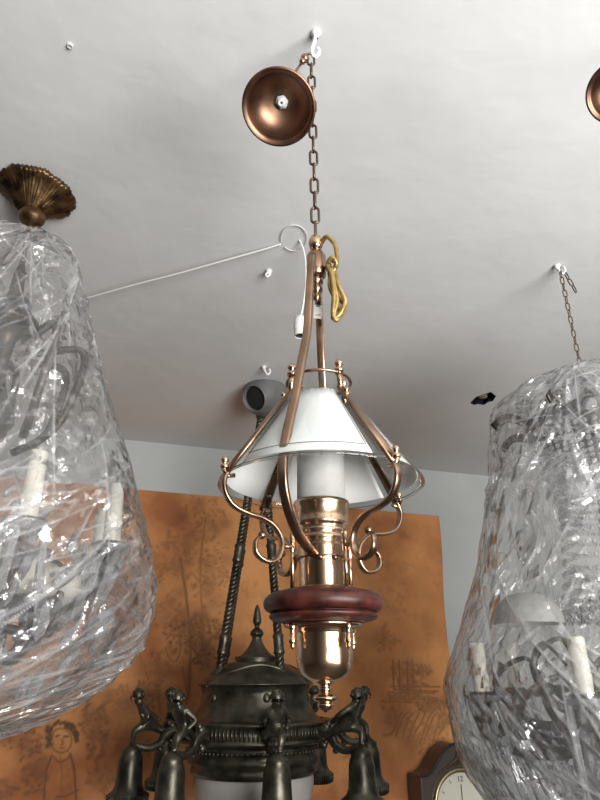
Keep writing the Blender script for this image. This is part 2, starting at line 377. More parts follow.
# a child's head and shoulders sketched low on the left
lc = []
for a in range(0, 361, 20): lc.append((61+10.5*math.cos(math.radians(a)), 741+12*math.sin(math.radians(a))))
for q in lc[::1]: dab(q[0], q[1], 6, .35, lig)
stroke(lc, .8, .5)
for i in range(26):
    a = math.radians(rnd.uniform(150, 375)); q = rnd.uniform(10, 15); stroke([(62+q*math.cos(a), 737+q*math.sin(a)*.95), (62+(q+2)*math.cos(a+.35), 738+(q+2)*math.sin(a+.35))], 1.2, .8)
for i in range(14): dab(49+rnd.uniform(-2, 2), 728+i*1.4, 2.2, .7)
stroke([(56, 737), (59, 736)], .7, .8); stroke([(64, 737), (68, 737)], .7, .8); stroke([(62, 740), (63, 744), (61, 745)], .6, .6); stroke([(60, 748.5), (64, 748.5)], .7, .5)
stroke([(52, 756), (46, 772), (44, 800)], .9, .6); stroke([(70, 754), (74, 770), (76, 800)], .9, .6); stroke([(60, 757), (62, 775), (60, 800)], .7, .3)
stroke([(54, 757), (58, 762), (66, 760), (71, 755)], .8, .5); stroke([(78, 790), (66, 796), (56, 797)], .8, .5)
# a second, fainter figure
for a in range(0, 360, 24): dab(172+9*math.cos(math.radians(a)), 650+12*math.sin(math.radians(a)), 4, .25, lig)
stroke([(166, 640), (172, 635), (179, 641), (180, 652), (175, 662), (168, 658), (165, 648)], .8, .45); stroke([(162, 668), (158, 690), (160, 715)], .8, .35); stroke([(182, 668), (186, 690), (186, 712)], .8, .35)
b = MB(); vs = []
bot = []
for j in range(nz_+1):
    for i in range(nu+1):
        u, z = PU0+i*G, PZ0+j*G
        e = (i/nu)
        w = .003*math.sin(u*9+z*4)+.002*math.sin(z*17)
        edge = .010*math.sin(z*6.0+.4)*max(0, (e-.9)*10) + (tr-u)*0
        ztop = tt+(tl_z-tt)*((tr-u)/(tr-tl_u))                       # the top hangs a little slack
        zz = PZ0+(z-PZ0)*(ztop-PZ0)/(PZ1-PZ0)
        vs.append(room(u+edge, TV-abs(w)-.002, zz))
nn = nu+1
fs = [(j*nn+i, j*nn+i+1, (j+1)*nn+i+1, (j+1)*nn+i) for j in range(nz_) for i in range(nu)]
me = bpy.data.meshes.new('tapestry'); me.from_pydata(vs, [], fs)
ca = me.color_attributes.new('pattern', 'FLOAT_COLOR', 'POINT')
ar = np.ones((len(vs), 4)); ar[:, 0] = np.clip(den.ravel()*1.25, 0, .85); ar[:, 1] = lig.ravel(); ar[:, 2] = 0
ca.data.foreach_set('color', ar.ravel())
m_tap = mat('tapestry cloth', rough=.85)
bs = m_tap.node_tree.nodes['Principled BSDF']
tc = nd(m_tap, 'ShaderNodeTexCoord'); at_ = nd(m_tap, 'ShaderNodeVertexColor', layer_name='pattern'); sp = nd(m_tap, 'ShaderNodeSeparateColor')
lk(m_tap, at_.outputs[0], sp.inputs[0])
n1 = nd(m_tap, 'ShaderNodeTexNoise'); n1.inputs['Scale'].default_value = 2.2; n1.inputs['Detail'].default_value = 6; lk(m_tap, tc.outputs['Object'], n1.inputs['Vector'])
cr = nd(m_tap, 'ShaderNodeValToRGB'); cr.color_ramp.elements[0].position = .36; cr.color_ramp.elements[1].position = .64
cr.color_ramp.elements[0].color = (.36, .125, .042, 1); cr.color_ramp.elements[1].color = (.85, .39, .145, 1); lk(m_tap, n1.outputs[0], cr.inputs[0])
n2 = nd(m_tap, 'ShaderNodeTexNoise'); n2.inputs['Scale'].default_value = 9; n2.inputs['Detail'].default_value = 9; n2.inputs['Roughness'].default_value = .7; lk(m_tap, tc.outputs['Object'], n2.inputs['Vector'])
pr = nd(m_tap, 'ShaderNodeMapRange'); pr.inputs[1].default_value = .54; pr.inputs[2].default_value = .72; pr.inputs[3].default_value = 0; pr.inputs[4].default_value = .32; lk(m_tap, n2.outputs[0], pr.inputs[0])
mx1 = nd(m_tap, 'ShaderNodeMix', data_type='RGBA'); lk(m_tap, sp.outputs[1], mx1.inputs[0]); lk(m_tap, cr.outputs[0], mx1.inputs[6]); mx1.inputs[7].default_value = (.72, .36, .13, 1)
ma = nd(m_tap, 'ShaderNodeMath', operation='MAXIMUM'); lk(m_tap, sp.outputs[0], ma.inputs[0]); lk(m_tap, pr.outputs[0], ma.inputs[1])
mx2 = nd(m_tap, 'ShaderNodeMix', data_type='RGBA'); lk(m_tap, ma.outputs[0], mx2.inputs[0]); lk(m_tap, mx1.outputs[2], mx2.inputs[6]); mx2.inputs[7].default_value = (.045, .020, .016, 1)
lk(m_tap, mx2.outputs[2], bs.inputs['Base Color'])
me.materials.append(m_tap); me.polygons.foreach_set('use_smooth', [True]*len(fs)); me.update()
o = bpy.data.objects.new('tapestry', me); C.objects.link(o)
md = o.modifiers.new('thickness', 'SOLIDIFY'); md.thickness = .006; md.offset = 1
tag(o, 'large orange-brown printed tapestry with faded trees and children hanging on the back wall', 'tapestry')

# ------------------------------------------------------------------ hooks and odds and ends on the ceiling
def hook(px, py, qx, qy, drop, label, m, th=.0028, name='ceiling_hook'):
    a = atz(px, py, ZH); t = thing(name, label, 'hook', a, 'hooks screwed into the ceiling')
    e = aty(qx, qy, a.y); e = Vector((e.x-a.x, 0, -drop))
    b = MB(); b.tube(smooth_path([(0, 0, .002), (e.x*.3, -.002, -drop*.45), (e.x*.8, 0, -drop*.8), (e.x+.006, 0, -drop-.004), (e.x+.014, 0, -drop+.006), (e.x+.012, 0, -drop+.018)], 6), [th]*31, 8)
    b.build('hook_shank', m, t)
    b = MB(); b.lathe([(.0001, -.001), (.008, -.001), (.009, -.004), (.006, -.008), (.0035, -.016)], 16); b.build('ferrule', m, t)
    return t, a+e
t_hook, HT = hook(316, 32, 311, 68, .058, 'white painted hook at the top of the photo, holding the chain of the brass lantern', M['white_paint'], .0034)
hook(269, 270, 265, 281, .018, 'small empty white hook bent over on the ceiling beside the white cord', M['white_paint'], .003)
t_rh, HR = hook(557, 265, 561, 275, .024, 'white hook that carries the chain above the right-hand wrapped chandelier', M['white_paint'], .003)
hook(264, 366, 266, 376, .03, 'white hook behind the lantern, holding the small grey canopy', M['white_paint'], .004)

p = atz(70, 45, ZH); b = MB(); b.lathe([(.0001, .001), (.004, .001), (.0055, -.001), (.004, -.005), (.0035, -.001), (.0001, -.001)], 14, c=(0, 0))
o = b.build('wall_plug', M['white_plastic'], at=p); tag(o, 'tiny white plug in a chipped spot at the upper left of the ceiling', 'plug')
p = hc+Vector((0, 0, .015)); b = MB(); b.lathe([(.008, -.004), (.016, -.006), (.018, 0), (.014, .03), (.0001, .03)], 20)
b.tube(smooth_path([(-.012, 0, .0), (0, -.006, -.008), (.014, .002, -.004)], 5), .0025, 6)
o = b.build('junction_box', mat('grimy junction box', (.22, .19, .13), .6), at=p); tag(o, 'grimy round junction box showing inside the ragged hole in the ceiling', 'junction box')

# ------------------------------------------------------------------ brass lantern
LA = Ax(312.5, 82, .70); LO = Vector((LA.x, LA.y, 0))
lamp = thing('hanging_lantern', 'antique brass lantern with white glass shade and dark wooden ring, hanging at the centre', 'lantern', LO)
z0 = LA.z(236)
chain(lamp, HT+Vector((0, 0, .004)), LO+Vector((0, 0, z0-.004)), .0315, .0145, .0019, M['chain'], org=LO, turn=.2)
P = LA.prof
b = MB(); b.tube([(0.006*math.cos(a), 0, LA.z(237)+.006*math.sin(a)-.002) for a in np.linspace(0, 2*PI, 13)[:-1]], .0014, 8, closed=True)
b.lathe(resample(P([(.01, 235), (3, 236), (6, 239), (7.3, 243), (6, 248), (3, 250), (3.4, 252)]), 4), 20); b.build('top_ball', M['brass'], lamp)
b = MB(); b.lathe(P([(.01, 278), (7, 278), (9.5, 276), (10, 268), (9.6, 257), (6.5, 252), (.01, 250)]), 24)
b.lathe(P([(2.5, 278), (6.5, 279), (6.5, 283), (3.5, 284), (6, 287), (6, 291), (3, 293), (4, 296), (4, 299), (.01, 302)]), 20); b.build('cap', M['brass_dark'], lamp)
# two flat straps that arch round the shade
def strap(deg, pix, wtop=.0052):
    prof = [LA.onp(x, y, deg) for x, y in pix]
    pts = smooth_path(rz(prof, deg), 7); pts = [v for v in pts]
    b = MB(); tang = Vector((-math.sin(math.radians(deg)), math.cos(math.radians(deg)), 0))
    b.tube(pts, 1.0, 14, flat=(wtop, .0036), upv=tang); return b, prof
bs_, prof = strap(-113, [(312, 255), (311, 268), (309, 300), (307, 332), (301, 365), (295, 398), (288, 428), (284, 452), (283, 480), (288, 508), (299, 536), (313, 553), (320, 560)])
print('strap', [(round(a, 3), round(c, 3)) for a, c in prof])
bs_.build('strap_arm', M['brass_dark'], lamp)
pts = smooth_path(rz(prof, 82), 7); b = MB(); b.tube(pts, 1.0, 14, flat=(.0052, .0028), upv=Vector((-math.sin(math.radians(82)), math.cos(math.radians(82)), 0))); b.build('strap_arm', M['brass_dark'], lamp)
# shade
ZT, ZB = LA.z(401), 1.750; RT, RB = 33*LA.m(400), .1195
def cone(t): return RT+(RB-RT)*t, ZT+(ZB-ZT)*t
def cone_shell(t0, t1, off, th, a0=None, a1=None, n=96, rows=10):
    b = MB(); full = a0 is None
    if full: a0, a1 = 0, 2*PI
    cols = n if full else n+1; vs = []
    for side in (0, 1):
        for j in range(rows+1):
            r, z = cone(t0+(t1-t0)*j/rows)
            for i in range(cols):
                a = a0+(a1-a0)*i/n; rr = r+off-side*th
                vs.append((rr*math.cos(a), rr*math.sin(a), z))
    N = (rows+1)*cols; fs = []
    for side in (0, 1):
        for j in range(rows):
            for i in range(n):
                i2 = (i+1) % cols; q = (side*N+j*cols+i, side*N+j*cols+i2, side*N+(j+1)*cols+i2, side*N+(j+1)*cols+i)
                fs.append(q if side else q[::-1])
    for j in (0, rows):
        for i in range(n): i2 = (i+1) % cols; fs.append((j*cols+i, j*cols+i2, N+j*cols+i2, N+j*cols+i))
    if not full:
        for i in (0, n):
            for j in range(rows): fs.append((j*cols+i, (j+1)*cols+i, N+(j+1)*cols+i, N+j*cols+i))
    b.add(vs, fs); return b
sh = cone_shell(0, 1, 0, .0022)
zn = LA.z(384)
sh.lathe([(RT, ZT), (RT-.001, ZT+.004), (RT-.002, zn)], 64)
sh = sh.build('glass_shade', M['glass'], lamp); sh['label'] = 'clear glass cone with white painted panels'
RIB = [-146, -54, 36, 126]
for a in RIB:
    a0, a1 = math.radians(a+6), math.radians(a+83)
    cone_shell(.0, .93, -.0026, .0008, a0, a1, 24, 6).build('painted_panel', M['enamel'], sh)
    b = MB(); q = []
    for aa, t in [(a0+.09, .08)]+[(a0+.05+(a1-a0-.10)*i/16, .84) for i in range(17)]+[(a1-.09, .08)]:
        r, z = cone(t); q.append(((r+.0009)*math.cos(aa), (r+.0009)*math.sin(aa), z))
    b.tube(q, .00045, 5); b.build('pinstripe', M['ink'], sh)
b = MB(); q = [cone(.975)[0]+.0006, cone(.975)[1]]
b.tube([(q[0]*math.cos(a), q[0]*math.sin(a), q[1]) for a in np.linspace(0, 2*PI, 97)[:-1]], .0005, 5, closed=True); b.build('rim_line', M['ink'], sh)
# neck ring, ribs, knobs
b = MB(); rr = RT-.001; b.tube([(rr*math.cos(a), rr*math.sin(a), zn) for a in np.linspace(0, 2*PI, 65)[:-1]], .0019, 8, closed=True); b.build('neck_ring', M['brass_dark'], lamp)
def knob(b, c, s=1):
    mt = Matrix.Translation(c)
    b.lathe([(.0001, .011*s), (.003*s, .010*s), (.0043*s, .007*s), (.003*s, .004*s), (.002*s, .003*s), (.0045*s, .001*s), (.0045*s, -.002*s), (.0001, -.003*s)], 14, axis=mt)
ribs = []
r1, z1 = cone(-.02); r2, z2 = cone(1.0)
b = MB(); b.tube([(r1+.004, 0, z1), (r2+.004, 0, z2-.002)], 1, 12, flat=(.0066, .0024), upv=(0, 1, 0)); rib_me = b
b2 = MB(); knob(b2, (r1+.001, 0, zn+.003), 1.25); b2.tube([(r1-.003, 0, zn), (r1+.001, 0, zn), (r1+.003, 0, z1)], .0032, 8)
b3 = MB(); knob(b3, (r1+.013, 0, z1-.012), .8)
b4 = MB(); knob(b4, (r2+.006, 0, z2+.004), 1.0); b4.tube([(r2+.008, 0, z2+.002), (r2+.002, 0, z2-.006), (r2-.006, 0, z2-.004)], .0025, 8)
first = None
# scroll bracket profile, read in the plane of the left rib
AL = -146
sc = [LA.onp(x, y, AL) for x, y in ((229, 470), (224, 480), (225, 492), (233, 505), (247, 513), (262, 518), (274, 526), (281, 538), (281, 552), (274, 561), (264, 560), (256, 552), (256, 541), (262, 535))]
print('scroll', [(round(a, 3), round(c, 3)) for a, c in sc])
spath = smooth_path([(r, 0, z) for r, z in sc], 6)
prad = 36*LA.m(560); zj = LA.onp(283, 546, AL)[1]
for k, a in enumerate(RIB):
    if first is None:
        rb = rib_me.build('shade_rib', M['brass_dark'], lamp); b2.build('upper_knob', M['brass'], rb); b3.build('side_knob', M['brass'], rb); b4.build('lower_knob', M['brass'], rb)
        b = MB(); b.tube(spath, [.0030]*(len(spath)-12)+[.0030-.0012*i/12 for i in range(12)], 10, flat=(1.35, .75), upv=(0, 1, 0))
        ex = sc[-1]; b.ball((ex[0], 0, ex[1]), .0045, 12)
        b.tube([(sc[8][0]-.002, 0, zj), (prad-.002, 0, zj)], .0026, 8)
        scr = b.build('scroll_bracket', M['brass_dark'], lamp)
        b = MB(); b.tube([(prad, 0, LA.z(594)), (prad, 0, zj+.012)], .0022, 10); b.lathe([(.0001, zj+.018), (.002, zj+.017), (.0032, zj+.013), (.003, zj-.004), (.0022, zj-.006)], 12, c=(prad, 0))
        post = b.build('post', M['brass'], lamp)
        zb = LA.z(632); b = MB(); b.lathe([(.0022, zb+.008), (.004, zb+.007), (.004, zb+.002), (.0024, zb), (.003, zb-.002), (.0026, zb-.007), (.0038, zb-.009), (.0038, zb-.011), (.002, zb-.013), (.0028, zb-.015), (.0001, zb-.018)], 12, c=(prad, 0))
        fin = b.build('post_finial', M['brass'], lamp); first = (rb, scr, post, fin)
        for o in first: o.matrix_local = Matrix.Rotation(math.radians(a), 4, 'Z')
    else:
        da = math.radians(a-RIB[0])
        for o in first:
            c = o.copy(); C.objects.link(c); c.parent = lamp; c.matrix_local = Matrix.Rotation(math.radians(a), 4, 'Z')
            for kk in list(o.children): d = kk.copy(); C.objects.link(d); d.parent = c
# chimney, font, wooden ring, bowl
b = MB(); R_ = 24*LA.m(490); zc0, zc1 = LA.z(512), LA.z(405)
b.lathe([(R_, zc0), (R_, zc1), (R_-.0018, zc1), (R_-.0018, zc0), (R_, zc0)], 48); b.build('glass_chimney', M['frost'], lamp)
b = MB(); b.lathe(P([(25, 506), (26.3, 504), (27.6, 503), (28.2, 505), (28, 507), (26.6, 509), (26.6, 523), (27.4, 525), (26, 527), (24, 529), (24.8, 532), (25, 534), (22.5, 536), (24.5, 538), (24.5, 541), (22.5, 543), (23.5, 546), (23, 549)]), 56)
b.lathe(P([(23, 549), (23, 592)]), 56); b.build('burner_collar', M['brass'], lamp)
b = MB()
for a in (-97, -60, -20, 150): 
    c = Vector((23*LA.m(562)*math.cos(math.radians(a)), 23*LA.m(562)*math.sin(math.radians(a)), LA.z(561)))
    b.ball(c, .0032, 10, (1.3, 1.3, .9))
b.tube([(24.2*LA.m(560)*math.cos(a), 24.2*LA.m(560)*math.sin(a), LA.z(559)) for a in np.linspace(0, 2*PI, 49)[:-1]], 1, 8, closed=True, flat=(.0006, .0034)); b.build('bracket_band', M['brass_dark'], lamp)
b = MB(); b.lathe(resample(P([(22, 591), (32, 590.5), (36, 590), (40, 591), (44, 592.5), (52, 594), (58, 598.5), (60, 604), (58.5, 609.5), (54, 612.5), (51, 613), (50.5, 614), (53.5, 614.6), (54.5, 617), (52, 620), (45, 621.8), (42, 622), (41, 623.6), (30, 624), (22, 624)]), 3), 96)
b.build('wooden_ring', M['wood'], lamp)
b = MB(); b.lathe(P([(24, 588), (33, 588.5), (36, 590), (36, 591.5)]), 56); b.build('upper_plate', M['brass'], lamp)
b = MB(); b.lathe(P([(10, 623.5), (39, 623.5), (40, 625), (39, 627), (33, 627.5), (31, 629), (31, 632), (30, 633.5)]), 64); b.build('lower_plate', M['brass'], lamp)
b = MB(); b.lathe(resample(P([(29.5, 633), (28.8, 645), (28.6, 656), (27.5, 665), (24, 673), (17, 679), (9, 681.5), (5, 682)]), 5), 64); b.build('bowl', M['brass'], lamp)
b = MB(); b.lathe(resample(P([(8, 680), (8.5, 683), (5.5, 685), (5.5, 687), (6.5, 689), (5.5, 692), (6, 693), (11, 695.5), (12.5, 698), (11, 700.5), (7, 702), (8, 704), (8, 706), (6, 709), (3, 711), (.01, 713)]), 3), 28); b.build('finial', M['brass'], lamp)
# coiled supply cable tied to the side, and the paper tag
b = MB(); Y = LA.y-.012
def lp(pts, r=.0032): b.tube(smooth_path([aty(x, y, Y+dy)-LO for x, y, dy in pts], 8), r, 8)
lp([(320, 246, .012), (326, 237, 0), (334, 243, -.004), (337, 256, -.006), (335, 268, -.006), (331, 275, -.004), (330, 287, -.002), (336, 300, 0), (340, 312, 0), (337, 320, -.004), (333, 315, -.006), (334, 296, -.01), (332, 276, -.01), (328, 266, -.006), (330, 260, -.004), (336, 262, 0)])
lp([(329, 264, -.004), (331, 280, .002), (338, 296, .004), (345, 306, .002), (342, 314, 0), (336, 319, -.004), (334, 314, -.006), (337, 300, -.008), (334, 283, -.01), (331, 268, -.008)])
lp([(335, 270, 0), (338, 284, -.01), (343, 295, -.01), (345, 303, -.008), (340, 314, -.006), (333, 318, -.002), (336, 306, .004), (335, 290, .006)])
lp([(328, 262, -.01), (332, 258, -.014), (336, 262, -.012), (335, 268, -.006), (329, 270, .002), (327, 266, .004)])
b.build('supply_cable', M['gold_cable'], lamp)['label'] = 'gold-coloured cable coiled and tied beside the cap'
b = MB(); c = aty(318, 312, LA.y+.014)-LO; b.box(c, (.011, .0012, .021), Matrix.Rotation(.08, 3, 'Y'))
tg = b.build('paper_tag', M['tag'], lamp)
b = MB(); c2 = aty(318, 306, LA.y+.0132)-LO; b.box(c2, (.005, .0006, .002)); c2 = aty(318, 315, LA.y+.0132)-LO; b.box(c2, (.007, .0006, .0008)); b.build('printed_mark', M['ink'], tg)
b = MB(); b.tube([aty(318, 304, LA.y+.014)-LO, aty(317.5, 292, LA.y+.012)-LO], .0006, 5); b.tube([aty(317, 300, LA.y+.010)-LO, aty(318, 285, LA.y+.008)-LO], .0042, 10); b.build('lamp_wire', M['black'], lamp)

# ------------------------------------------------------------------ ceiling canopies hanging loose
def canopy(name, label, opn, opd, rad, tilt_to, m, nut, group='brass ceiling canopies'):
    """opn: centre of the opening in the photo, opd: metres along Y; tilt_to: pixel the apex points at, farther away"""
    c = aty(*opn, opd); a = aty(*tilt_to[:2], tilt_to[2]); ax = (a-c).normalized()
    t = thing(name, label, 'canopy', c, group)
    mt = ax.to_track_quat('Z', 'Y').to_matrix().to_4x4()
    R = rad; prof = [(1.0, 0), (1.03, .01), (1.03, .05), (.97, .08), (.93, .12), (.90, .2), (.86, .32), (.78, .48), (.64, .62), (.45, .72), (.22, .78), (.12, .8), (.12, .86)]
    out = [(r*R, z*R) for r, z in prof]; inn = [(max(.001, r*R-.0018), z*R+(-.001 if i > 3 else 0)) for i, (r, z) in enumerate(prof[:-2])]
    b = MB(); b.lathe(inn[::-1]+[(R-.0018, -.0005)]+out, 64, axis=mt); b.build('cup', m, t)
    b = MB(); b.lathe([(.12*R, .84*R), (.17*R, .87*R), (.17*R, .97*R), (.09*R, 1.0*R), (.14*R, 1.06*R), (.07*R, 1.15*R), (.0001, 1.17*R)], 20, axis=mt); b.build('collar', M['brass_dark'], t)
    if nut:
        b = MB(); b.lathe([(.03*R, .70*R), (.03*R, .60*R), (.11*R, .60*R), (.11*R, .66*R), (.18*R, .67*R), (.18*R, .74*R)], 16, axis=mt, wob=lambda a, j: 1+.08*math.cos(6*a))
        b.build('nut', M['white_paint'], t)
        b = MB(); b.lathe([(.0001, .615*R), (.05*R, .612*R)], 12, axis=mt); b.build('bore', M['black'], t)
    return t, c, ax, R
t, c, ax, R = canopy('ceiling_canopy', 'copper-brown bell canopy dangling open side down beside the top of the lantern chain', (278.5, 108), .675, .0545, (292, 84, .76), M['copper'], True)
b = MB(); a0 = ax*1.12*R; e = HT+Vector((-.004, 0, .004))-c
b.tube(smooth_path([a0, a0.lerp(e, .5)+Vector((-.004, -.004, -.002)), e], 6), .0022, 8); b.ball(a0.lerp(e, .35), .006, 12); b.ball(e+Vector((-.006, -.004, -.016)), .0075, 14); b.ball(e+Vector((-.010, -.008, -.028)), .0055, 14); b.build('loop', M['brass_dark'], t)
t, c, ax, R = canopy('ceiling_canopy', 'brass bell canopy cut off by the right edge of the photo', (619, 92), .60, .041, (640, 60, .69), M['copper'], True)
top = atz(650, 40, ZH); b = MB(); b.tube([ax*1.1*R, ax*1.1*R+(top-c-ax*1.1*R)*.5, top-c], .0025, 8); b.build('loop', M['brass_dark'], t)
# small grey canopy behind the lantern
c = aty(263, 396, 2.12); t = thing('ceiling_canopy', 'small grey canopy with dark open mouth tipped sideways behind the glass shade', 'canopy', c, 'grey canopy')
a = (aty(251, 399, 2.05)-aty(272, 393, 2.15)).normalized(); mt = a.to_track_quat('Z', 'Y').to_matrix().to_4x4(); s_ = proj(c)[2]/F
b = MB(); b.lathe([(r*s_, z*s_) for r, z in resample([(4, -24), (14, -22), (20, -14), (22, -4), (20, 5), (16, 12), (13.5, 16), (12.5, 16), (12, 12)], 4)], 40, axis=mt); b.build('cup', M['grey_metal'], t)
b = MB(); b.lathe([(.0001, 13*s_), (6*s_, 13*s_), (12.2*s_, 12*s_)], 32, axis=mt); b.build('mouth_shadow', M['black'], t)  # black disc stands in for the shade inside the cup's mouth
b = MB(); b.tube([Vector((0, 0, 18*s_)), aty(266, 376, 2.13)-c], .003, 8); b.build('loop', M['grey_metal'], t)

# ------------------------------------------------------------------ white cord with lampholder
def cz(x, y, dz=.004): return atz(x, y, ZH-dz)
b = MB(); b.tube(smooth_path([cz(60, 304, .03), cz(80, 300, .03), cz(130, 286, .03), cz(180, 273, .028), cz(230, 259, .02), cz(262, 250, .012), cz(281, 244, .004)], 10), .0026, 8)
loop = [cz(294+13*math.cos(a), 238+13*math.sin(a)*1.0, .004) for a in np.linspace(PI*.85, PI*2.75, 30)]
b.tube([cz(281, 244, .004)]+loop, .0013, 6)
b.tube(smooth_path([cz(299, 240, -.001), cz(301, 243, .008), cz(304, 252, .03)]+[Vector((cz(304, 252, .03).x+(dx), cz(304, 252, .03).y, cz(304, 252, .03).z-dz)) for dx, dz in ((.004, .04), (.003, .10), (-.004, .16), (-.010, .19))], 8), .0024, 8)
end = Vector((cz(304, 252, .03).x-.010, cz(304, 252, .03).y, cz(304, 252, .03).z-.19))
cord = thing('lampholder_cord', 'thin white cord strung along the ceiling, ending in a white lampholder behind the lantern strap', 'cord', end)
b.v = [tuple(Vector(v)-end) for v in b.v]; b.build('cord', M['white_plastic'], cord)
mt = (Vector((.012, -.0, 1))).to_track_quat('Z', 'Y').to_matrix().to_4x4()
b = MB(); b.lathe([(.0001, .004), (.008, .002), (.0145, -.004), (.016, -.012), (.016, -.034), (.0145, -.036), (.0145, -.052), (.0125, -.052), (.0125, -.012), (.0001, -.012)], 24, axis=mt); b.build('lampholder', M['white_plastic'], cord)
b = MB(); b.lathe([(.0115, -.050), (.0115, -.018), (.0001, -.018)], 16, axis=mt); b.build('socket', mat('dark socket', (.08, .08, .09), .5, .5), cord)

# ------------------------------------------------------------------ wrapped chandeliers
def prism(L, r):
    b = MB(); mid = .75
    b.lathe([(.0001, 0), (r*.5, -.004), (r*.75, -L*.1), (r, -L*mid), (.0001, -L)], 6, smooth=False); return b
def candelabrum(t, org, n_arm, a0, r_c, z_top, h_sleeve, r_sleeve, m, z_col, arm_drop, prism_L=.09, seed=1, azs=None):
    """arms, cups, candle sleeves and drops about the column; coordinates relative to the thing"""
    zs = z_top-h_sleeve
    b = MB(); b.tube(smooth_path([(.02, 0, z_col), (r_c*.35, 0, z_col-arm_drop*1.0), (r_c*.75, 0, z_col-arm_drop*1.2), (r_c*1.0, 0, z_col-arm_drop*.7), (r_c, 0, zs-.05)], 7), [.010-.003*i/28 for i in range(29)], 8)
    b.tube(smooth_path([(r_c*.5, 0, z_col-arm_drop*1.15), (r_c*.45, 0, z_col-arm_drop*.5), (r_c*.6, 0, z_col-arm_drop*.45), (r_c*.6, 0, z_col-arm_drop*.75)], 6), .006, 8)
    b.ball((r_c*.5, 0, z_col-arm_drop*1.15), .016, 10, (1.2, 1, .8))
    arm = b.build('arm', m, t)
    b = MB(); b.lathe([(r_sleeve*.3, zs-.055), (r_sleeve*.9, zs-.05), (r_sleeve*1.3, zs-.042), (r_sleeve*.7, zs-.034), (r_sleeve*.9, zs-.022), (r_sleeve*1.5, zs-.012), (r_sleeve*1.7, zs), (r_sleeve*1.2, zs+.002), (r_sleeve*.8, zs-.002)], 20, c=(r_c, 0)); cup = b.build('candle_cup', m, t)
    b = MB(); b.lathe([(r_sleeve*.5, zs-.016), (r_sleeve*1.7, zs-.012), (r_sleeve*2.15, zs-.004), (r_sleeve*2.2, zs-.006), (r_sleeve*1.7, zs-.015), (r_sleeve*.5, zs-.019)], 28, c=(r_c, 0), wob=lambda a, j: 1+(.05*math.cos(8*a) if j in (2, 3) else 0)); pan = b.build('drip_pan', M['prism'], t)
    b = MB(); b.lathe([(r_sleeve*.97, zs-.004), (r_sleeve, zs+h_sleeve*.3), (r_sleeve*1.05, zs+h_sleeve*.32), (r_sleeve*.95, zs+h_sleeve*.36), (r_sleeve*.93, z_top-.003), (r_sleeve*.8, z_top), (r_sleeve*.6, z_top-.001), (r_sleeve*.55, z_top-.02), (.0001, z_top-.02)], 20, c=(r_c, 0),
                        wob=lambda a, j: 1+.04*math.sin(3*a+j)); sl = b.build('candle_sleeve', M['candle'], t)
    src = [arm, cup, pan, sl]
    pm = prism(prism_L, .0075).mesh('prism', M['prism']); rr = random.Random(seed)
    azs = azs or [a0+360*k/n_arm for k in range(n_arm)]
    for k, az in enumerate(azs):
        a = math.radians(az)
        for o in src:
            if k == 0: o.matrix_local = Matrix.Rotation(a, 4, 'Z')
            else: c = o.copy(); C.objects.link(c); c.parent = t; c.matrix_local = Matrix.Rotation(a, 4, 'Z')
        for q in range(8):
            b_ = 2*PI*q/8; o = bpy.data.objects.new('prism', pm); C.objects.link(o); o.parent = t
            p = Matrix.Rotation(a, 4, 'Z') @ Vector((r_c+r_sleeve*1.9*math.cos(b_), r_sleeve*1.9*math.sin(b_), zs-.012))
            o.matrix_local = Matrix.Translation(p) @ Matrix.Rotation(a, 4, 'Z') @ Matrix.Rotation(rr.uniform(.25, .75), 4, 'Y') @ Matrix.Rotation(rr.uniform(-.25, .25), 4, 'X') @ Matrix.Diagonal((1, 1, rr.uniform(.8, 1.15), 1))
    return src
